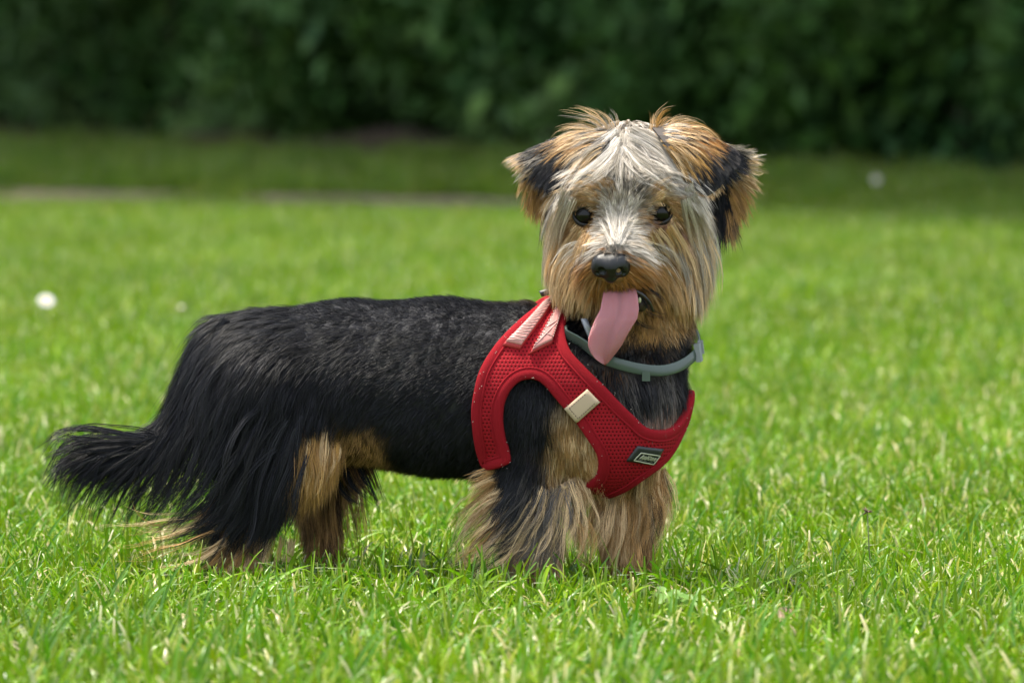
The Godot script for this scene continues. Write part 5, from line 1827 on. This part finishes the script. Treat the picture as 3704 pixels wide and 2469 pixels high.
func make_harness() -> void:
	var h := thing("dog_harness", P(1300, 1150, 100), "red mesh vest harness strapped round the dog's chest and shoulders", "harness")
	var base := h.position
	var tex := mesh_fabric()
	var mm := mat("air_mesh", Color(1, 1, 1), 0.75)
	mm.albedo_texture = tex[0]
	mm.heightmap_enabled = true
	mm.heightmap_texture = tex[1]
	mm.heightmap_scale = 0.12
	mm.uv1_triplanar = true
	mm.uv1_triplanar_sharpness = 8.0
	mm.uv1_scale = Vector3.ONE / (8.0 * 8.6 * U)
	var fabric := mat("binding", Color(0.25, 0.009, 0.015), 0.85)
	fabric.metallic_specular = 0.2
	mm.metallic_specular = 0.2
	var fz := FastNoiseLite.new()
	fz.frequency = 0.35
	var fzt := NoiseTexture2D.new()
	fzt.noise = fz
	fzt.seamless = true
	fabric.heightmap_enabled = true
	fabric.heightmap_texture = fzt
	fabric.heightmap_scale = 0.07
	fabric.uv1_triplanar = true
	fabric.uv1_scale = Vector3(40, 40, 40)
	var outline := resample(harness_poly, 5.0, true)
	put("chest_panel", harness_panel([outline], false, 22.0, 12.0, base, mm), h)
	put("far_side_panel", harness_panel([outline], true, 22.0, 12.0, base, mm), h)
	var edge := resample(harness_poly, 7.0, true)
	put("edge_binding", binding(edge, 1.0, false, 25.0, base, fabric, true), h)
	put("edge_binding", binding(edge, 1.0, true, 25.0, base, fabric, true), h)
	# two stitched straps at the withers
	var strap := mat("strap", Color(0.32, 0.015, 0.018), 0.6)
	var print_mat := mat("reflective_print", Color(0.42, 0.17, 0.15), 0.45)
	var thread_mat := mat("thread", Color(0.48, 0.30, 0.27), 0.7)
	var straps := [[Vector2(1251, 689), Vector2(1287, 671), Vector2(1194, 790), Vector2(1156, 782)], [Vector2(1283, 694), Vector2(1300, 684), Vector2(1266, 778), Vector2(1215, 801)]]
	for i in 2:
		var c: Array = straps[i]
		var s := put("back_strap", pad([c[0], c[1], c[2], c[3]], 22.0, 31.0, base, strap, 8, 14), h)
		var mid: Vector2 = (c[0] + c[1] + c[2] + c[3]) / 4.0
		var inner := []
		for q in c:
			inner.append(mid + (q - mid) * 0.88)
		put("reflective_strip", pad(inner, 30.0, 33.0, base, print_mat, 8, 14), s)
		var st := SurfaceTool.new()
		st.begin(Mesh.PRIMITIVE_TRIANGLES)
		var nst := 15
		for k in nst:
			var t0 := 0.04 + 0.92 * k / nst
			var t1 := 0.04 + 0.92 * (k + 0.5) / nst
			if i == 0:
				thread(st, inner[0].lerp(inner[3], t0), inner[1].lerp(inner[2], t0 + 0.02), 33.4, 1.3, base)
				thread(st, inner[1].lerp(inner[2], t0 + 0.02), inner[0].lerp(inner[3], t1 + 0.03), 33.4, 1.0, base)
			else:
				thread(st, inner[0].lerp(inner[3], t0), inner[0].lerp(inner[3], t1), 33.4, 1.2, base)
				thread(st, inner[1].lerp(inner[2], t0), inner[1].lerp(inner[2], t1), 33.4, 1.2, base)
		if i == 1:
			thread(st, inner[0].lerp(inner[3], 0.55), inner[1].lerp(inner[2], 0.5), 33.4, 1.2, base)
			thread(st, inner[0].lerp(inner[3], 0.62), inner[1].lerp(inner[2], 0.92), 33.4, 1.0, base)
			thread(st, inner[1].lerp(inner[2], 0.55), inner[0].lerp(inner[3], 0.92), 33.4, 1.0, base)
		put("stitching", smooth(st, thread_mat), s)
	# beige tag on the shoulder strap
	var tagm := mat("tag", Color(0.38, 0.28, 0.185), 0.7)
	var tc := [Vector2(1294, 921), Vector2(1346, 877), Vector2(1375, 906), Vector2(1322, 953)]
	var tg := put("shoulder_tag", pad(tc, 24.0, 31.0, base, tagm, 10, 6, 0.1), h)
	var st2 := SurfaceTool.new()
	st2.begin(Mesh.PRIMITIVE_TRIANGLES)
	var ti := []
	var tmid: Vector2 = (tc[0] + tc[1] + tc[2] + tc[3]) / 4.0
	for q in tc:
		ti.append(tmid + (q - tmid) * 0.72)
	for k in 4:
		if k != 1:
			dashes(st2, ti[k], ti[(k + 1) % 4], 3.4, 3.0, 31.4, 0.8, base)
	put("stitching", smooth(st2, mat("dark_thread", Color(0.10, 0.07, 0.05), 0.8)), tg)
	# black rubber badge
	var rubber := mat("rubber", Color(0.008, 0.009, 0.010), 0.5)
	var bc := [Vector2(1459, 1006), Vector2(1518, 1016.5), Vector2(1497, 1052), Vector2(1434, 1040)]
	var badge := put("badge", pad(bc, 21.0, 28.0, base, rubber, 12, 8, 0.06), h)
	var cream := mat("badge_print", Color(0.33, 0.33, 0.23), 0.55)
	var fr := [Vector2(1465, 1020), Vector2(1507, 1029.5), Vector2(1492.5, 1048), Vector2(1449.5, 1036.5)]
	var st3 := SurfaceTool.new()
	st3.begin(Mesh.PRIMITIVE_TRIANGLES)
	for k in 4:
		var line := []
		for j in 5:
			var q: Vector2 = fr[k].lerp(fr[(k + 1) % 4], j / 4.0)
			var p := drape(q.x, q.y, 22.0)
			trunk.at(p)
			line.append(p + trunk.grad * 7.5 * U - base)
		add_tube(st3, line, 1.4 * U, 1.4 * U, 6)
	put("badge_frame", smooth(st3, cream), badge)
	var o := drape(fr[0].x, fr[0].y, 22.0)
	var ex := drape(fr[1].x, fr[1].y, 22.0) - o
	var ey := drape(fr[3].x, fr[3].y, 22.0) - o
	trunk.at(o + ex * 0.5 + ey * 0.5)
	var nr := trunk.grad
	for w in [["AniOne", 0.52, 0.64]]:
		var tm := TextMesh.new()
		tm.text = w[0]
		var font := SystemFont.new()
		font.font_names = PackedStringArray(["Droid Sans"])
		font.font_weight = 700
		tm.font = font
		tm.font_size = 32
		tm.pixel_size = 0.01
		tm.depth = 0.04
		tm.material = cream
		var ab := tm.get_aabb()
		var l := put("lettering", tm, badge)
		var xx: Vector3 = ex * 0.84 / maxf(ab.size.x, 0.01)
		var yy: Vector3 = -ey * w[1] / maxf(ab.size.y, 0.01)
		var at: Vector3 = o + ex * 0.5 + ey * (w[2] - w[1] * 0.5) + nr * 10.0 * U - base
		l.transform = Transform3D(Basis(xx, yy, nr * 0.02), at - xx * (ab.position.x + ab.size.x * 0.5) - yy * (ab.position.y + ab.size.y * 0.5))
	# the line of print below the name is too small to read: a row of fine raised marks
	var st6 := SurfaceTool.new()
	st6.begin(Mesh.PRIMITIVE_TRIANGLES)
	for k in 15:
		if k == 5 or k == 10:
			continue
		var a: Vector3 = o + ex * (0.10 + 0.053 * k) + ey * 0.74 + nr * 9.6 * U - base
		add_tube(st6, [a, a + ey * 0.05, a + ey * 0.12], 0.42 * U, 0.42 * U, 4)
	put("small_print", smooth(st6, cream), badge)
	# specks of lint and dry grass caught on the edges
	var ls := SurfaceTool.new()
	ls.begin(Mesh.PRIMITIVE_TRIANGLES)
	for k in 70:
		var q := edge[rng.randi() % edge.size()] + Vector2(rf(-3, 14), rf(-6, 6))
		var p := drape(q.x, q.y, 25.5) - base
		var d := Vector3(rng.randfn(), rng.randfn(), rng.randfn()).normalized() * rf(0.6, 1.6) * U
		add_tube(ls, [p - d, p, p + d], 0.7 * U, 0.5 * U, 4)
	var lint := put("lint", smooth(ls, mat("lint", Color(0.42, 0.34, 0.30), 0.9)), h)
	tag(lint, "", "", "", "stuff")
	# black ring end standing on the withers
	var st4 := SurfaceTool.new()
	st4.begin(Mesh.PRIMITIVE_TRIANGLES)
	add_tube(st4, [P(1241, 673, 40) - base, P(1243, 672, 40) - base, P(1258, 668, 42) - base, P(1260, 668, 42) - base], 7.5 * U, 7.5 * U, 14)
	add_tube(st4, [P(1258, 668, 42) - base, P(1276, 676, 30) - base, P(1288, 690, 10) - base], 5 * U, 5 * U, 10)
	put("leash_ring", smooth(st4, rubber), h)

func make_collar() -> void:
	var c := thing("collar", P(1475, 860, 60), "grey translucent plastic flea collar round the dog's neck, under its chin", "collar")
	var base := c.position
	var m := mat("collar_plastic", Color(0.055, 0.075, 0.064), 0.2)
	m.backlight_enabled = true
	m.backlight = Color(0.6, 0.65, 0.6)
	var st := SurfaceTool.new()
	st.begin(Mesh.PRIMITIVE_TRIANGLES)
	st.set_smooth_group(0)
	var n := 64
	var rings := []
	for i in n:
		var a := TAU * i / n
		var p := collar_point(a)
		var out := Vector3(cos(a), 0.12, sin(a)).normalized()
		var t := (collar_point(a + 0.05) - collar_point(a - 0.05)).normalized()
		var up := t.cross(out).normalized()
		if up.y < 0:
			up = -up
		var ring := []
		for k in 12:
			var b := TAU * k / 12
			var cx := signf(cos(b)) * pow(absf(cos(b)), 0.35)
			var cy := signf(sin(b)) * pow(absf(sin(b)), 0.6)
			var rib := 1.5 if k == 0 else 0.0
			ring.append(p + out * (cx * 3.2 + rib) * U + up * cy * 12.5 * U - base)
		rings.append(ring)
	for i in n:
		var i2 := (i + 1) % n
		for k in 12:
			var k2 := (k + 1) % 12
			for p in [rings[i][k], rings[i2][k], rings[i2][k2], rings[i][k], rings[i2][k2], rings[i][k2]]:
				st.add_vertex(p)
	st.index()
	put("band", smooth(st, m), c)
	# catch on the underside, buckle by the ear side, loose end on the near side
	var tab := BoxMesh.new()
	tab.size = Vector3(18, 22, 10) * U
	tab.material = m
	var o := put("catch", tab, c)
	o.position = collar_point(1.62) + Vector3(0, -14, 4) * U - base
	var pale := mat("buckle_plastic", Color(0.24, 0.25, 0.275), 0.25)
	for q in [[0.28, 20, 42, 12], [0.10, 16, 30, 12]]:
		var b := BoxMesh.new()
		b.size = Vector3(12, q[2], q[1]) * U
		b.material = pale
		var bo := put("buckle", b, c)
		bo.position = collar_point(q[0]) + Vector3(5, 2, 2) * U - base
		bo.rotation = Vector3(0.1, -q[0], 0.12)
	var st5 := SurfaceTool.new()
	st5.begin(Mesh.PRIMITIVE_TRIANGLES)
	var pa := [P(1334, 722, 196) - base, P(1346, 720, 204) - base, P(1364, 764, 214) - base, P(1352, 768, 206) - base]
	var dn := Vector3(-0.4, 0, -0.9).normalized() * 8 * U
	for tri in [[0, 1, 2], [0, 2, 3]]:
		for k in tri:
			st5.add_vertex(pa[k])
		for k in [tri[0], tri[2], tri[1]]:
			st5.add_vertex(pa[k] + dn)
	for k in 4:
		var k2 := (k + 1) % 4
		for p in [pa[k], pa[k] + dn, pa[k2] + dn, pa[k], pa[k2] + dn, pa[k2]]:
			st5.add_vertex(p)
	put("loose_end", smooth(st5, pale), c)

func collar_point(a: float) -> Vector3:
	# lies on the neck, over the flattened hair
	var p := P(1474 + 131 * cos(a), 772 + 16 * cos(a) + 64 * sin(a), 64 + 137 * sin(a))
	for i in 4:
		var d := trunk.at(p)
		var g := trunk.grad
		g.y = 0.0
		p += g.normalized() * (19.0 * U - d)
	return p
# ---------------------------------------------------------------- small plants in the lawn
func daisy(at: Vector3, r: float, height: float, face: Vector3, label: String) -> void:
	var d := thing("daisy", at, label, "flower", "white daisies in the lawn")
	var stem: Material = mat("daisy_stem", Color(0.10, 0.18, 0.03), 0.6) if not M.has("daisy_stem") else M.daisy_stem
	var white: Material = mat("petal", Color(0.42, 0.40, 0.405), 0.6) if not M.has("petal") else M.petal
	var yellow: Material = mat("daisy_eye", Color(0.62, 0.40, 0.02), 0.7) if not M.has("daisy_eye") else M.daisy_eye
	put("stem", stem_mesh([Vector3.ZERO, Vector3(0.003, height * 0.5, 0), Vector3(0, height, 0)], 0.001, 0.0009, stem, 6), d)
	var head := Node3D.new()
	head.name = "flower_head"
	head.position = Vector3(0, height, 0)
	var y := face.normalized()
	var x := y.cross(Vector3(0.3, 0.1, 0.9)).normalized()
	head.basis = Basis(x, y, x.cross(y))
	d.add_child(head)
	var one := SurfaceTool.new()
	one.begin(Mesh.PRIMITIVE_TRIANGLES)
	var w := r * 0.13
	var row := [[0.25, 0.5, 0.0], [0.6, 1.0, 0.08], [0.9, 0.9, 0.06], [1.0, 0.35, 0.02]]
	for i in 3:
		var a: Array = row[i]
		var b: Array = row[i + 1]
		var p := [Vector3(a[0] * r, a[2] * r, a[1] * w), Vector3(b[0] * r, b[2] * r, b[1] * w), Vector3(b[0] * r, b[2] * r, -b[1] * w), Vector3(a[0] * r, a[2] * r, -a[1] * w)]
		for k in [0, 2, 1, 0, 3, 2]:
			one.add_vertex(p[k])
	var pm := smooth(one, white)
	for i in 18:
		var o := put("petal", pm, head)
		o.rotation.y = TAU * i / 18 + rf(-0.08, 0.08)
		o.position.y = 0.0004 * (i % 2)
	var sm := SphereMesh.new()
	sm.radius = r * 0.3
	sm.height = r * 0.34
	sm.material = yellow
	put("centre", sm, head)

func clover(at: Vector3, size: float, count: int, label: String) -> void:
	var c := thing("clover", at, label, "clover", "clover plants in the lawn")
	var gm: StandardMaterial3D = M.clover_leaf if M.has("clover_leaf") else mat("clover_leaf", Color(0.09, 0.18, 0.025), 0.6)
	gm.backlight_enabled = true
	gm.backlight = Color(0.7, 0.8, 0.4)
	for i in count:
		var a := rf(0, TAU)
		var foot := Vector3(cos(a), 0, sin(a)) * rf(0.0, size * 1.6)
		var top := foot + Vector3(rf(-0.01, 0.01), rf(0.026, 0.042), rf(-0.004, 0.012))
		put("stem", stem_mesh([Vector3(foot.x * 0.4, 0, foot.z * 0.4), (foot + top) * 0.5, top], 0.0009, 0.0007, gm, 5), c)
		var tilt := Vector3(rf(-0.35, 0.35), 1, rf(0.1, 0.7)).normalized()
		for k in 3:
			var st := SurfaceTool.new()
			st.begin(Mesh.PRIMITIVE_TRIANGLES)
			var an := TAU * k / 3 + a
			var along := Vector3(cos(an), 0, sin(an))
			along = (along - tilt * along.dot(tilt)).normalized()
			var side := tilt.cross(along)
			var l := size * rf(0.85, 1.15)
			var rim := []
			for j in 11:
				var t := PI * (j / 10.0 - 0.5)
				var rr := l * (0.62 + 0.38 * cos(t)) * (0.94 if j == 5 else 1.0)
				rim.append(top + along * (0.42 * l + rr * cos(t) * 0.58) + side * rr * sin(t) * 0.62 + tilt * absf(sin(t)) * l * 0.14)
			for j in 10:
				for p in [top, rim[j + 1], rim[j]]:
					st.add_vertex(p)
			put("leaflet", smooth(st, gm), c)

func seed_stalk(at: Vector3) -> void:
	var s := thing("seed_stalk", at, "thin stalk with a small brown seed head, standing above the grass to the right", "weed")
	var gm := mat("stalk", Color(0.10, 0.13, 0.04), 0.7)
	var bm := mat("seed_head", Color(0.10, 0.055, 0.04), 0.8)
	put("stalk", stem_mesh([Vector3.ZERO, Vector3(-0.004, 0.04, 0.002), Vector3(-0.006, 0.076, 0.004)], 0.0009, 0.0006, gm, 6), s)
	var st := SurfaceTool.new()
	st.begin(Mesh.PRIMITIVE_TRIANGLES)
	for k in 9:
		var d := Vector3(rf(-1, 1), rf(-0.2, 1), rf(-1, 1)).normalized()
		var b := Vector3(-0.006, 0.076, 0.004)
		add_tube(st, [b, b + d * 0.003, b + d * 0.0055], 0.0011, 0.0003, 5)
	put("seed_head", smooth(st, bm), s)

func dry_leaf(at: Vector3, label: String, col: Color, size: float, turn: float) -> void:
	var m := mat("dry_leaf", col, 0.8)
	m.backlight_enabled = true
	m.backlight = Color(0.4, 0.3, 0.3)
	var st := SurfaceTool.new()
	st.begin(Mesh.PRIMITIVE_TRIANGLES)
	st.set_smooth_group(0)
	var nu := 8
	for i in nu:
		for s in [-1.0, 1.0]:
			var q := []
			for o in [[i, 0.0], [i + 1, 0.0], [i + 1, 1.0], [i, 1.0]]:
				var t: float = float(o[0]) / nu
				var w: float = sin(PI * pow(t, 0.8)) * 0.38 * s * o[1]
				q.append(Vector3((t - 0.5) * size, 0.18 * size * t * t + absf(w) * size * 0.7, w * size))
			var order := [0, 1, 2, 0, 2, 3] if s > 0 else [0, 2, 1, 0, 3, 2]
			for k in order:
				st.add_vertex(q[k])
	st.index()
	var o := put("fallen_leaf", smooth(st, m), self)
	o.position = at
	o.rotation = Vector3(0.5, turn, 0.2)
	tag(o, label, "leaf", "fallen leaves in the grass")

func make_small_plants() -> void:
	daisy(Vector3(-0.805, 0, -3.95), 0.0145, 0.075, Vector3(0.15, 0.8, 0.8), "white daisy in the blurred lawn at the far left of the picture, above the tail")
	daisy(Vector3(-0.595, 0, -4.30), 0.0055, 0.046, Vector3(0.1, 0.9, 0.5), "small faint white daisy in the blurred lawn, just behind the dog's rump")
	daisy(Vector3(1.115, 0, -10.5), 0.0145, 0.12, Vector3(0.0, 0.8, 0.9), "blurred white flower far back in the lawn, right of the dog's ear")
	clover(Vector3(0.140, 0, 0.32), 0.0105, 5, "clover with rounded green leaflets in the foreground, right of the front paws")
	clover(Vector3(-0.120, 0, 0.62), 0.010, 3, "few clover leaves in the foreground, below the dog's belly near the bottom edge")
	seed_stalk(Vector3(0.335, 0, -0.02))
	dry_leaf(Vector3(0.232, 0.022, 0.38), "small pinkish dry leaf in the foreground grass, right of the clover", Color(0.30, 0.18, 0.14), 0.022, 0.7)
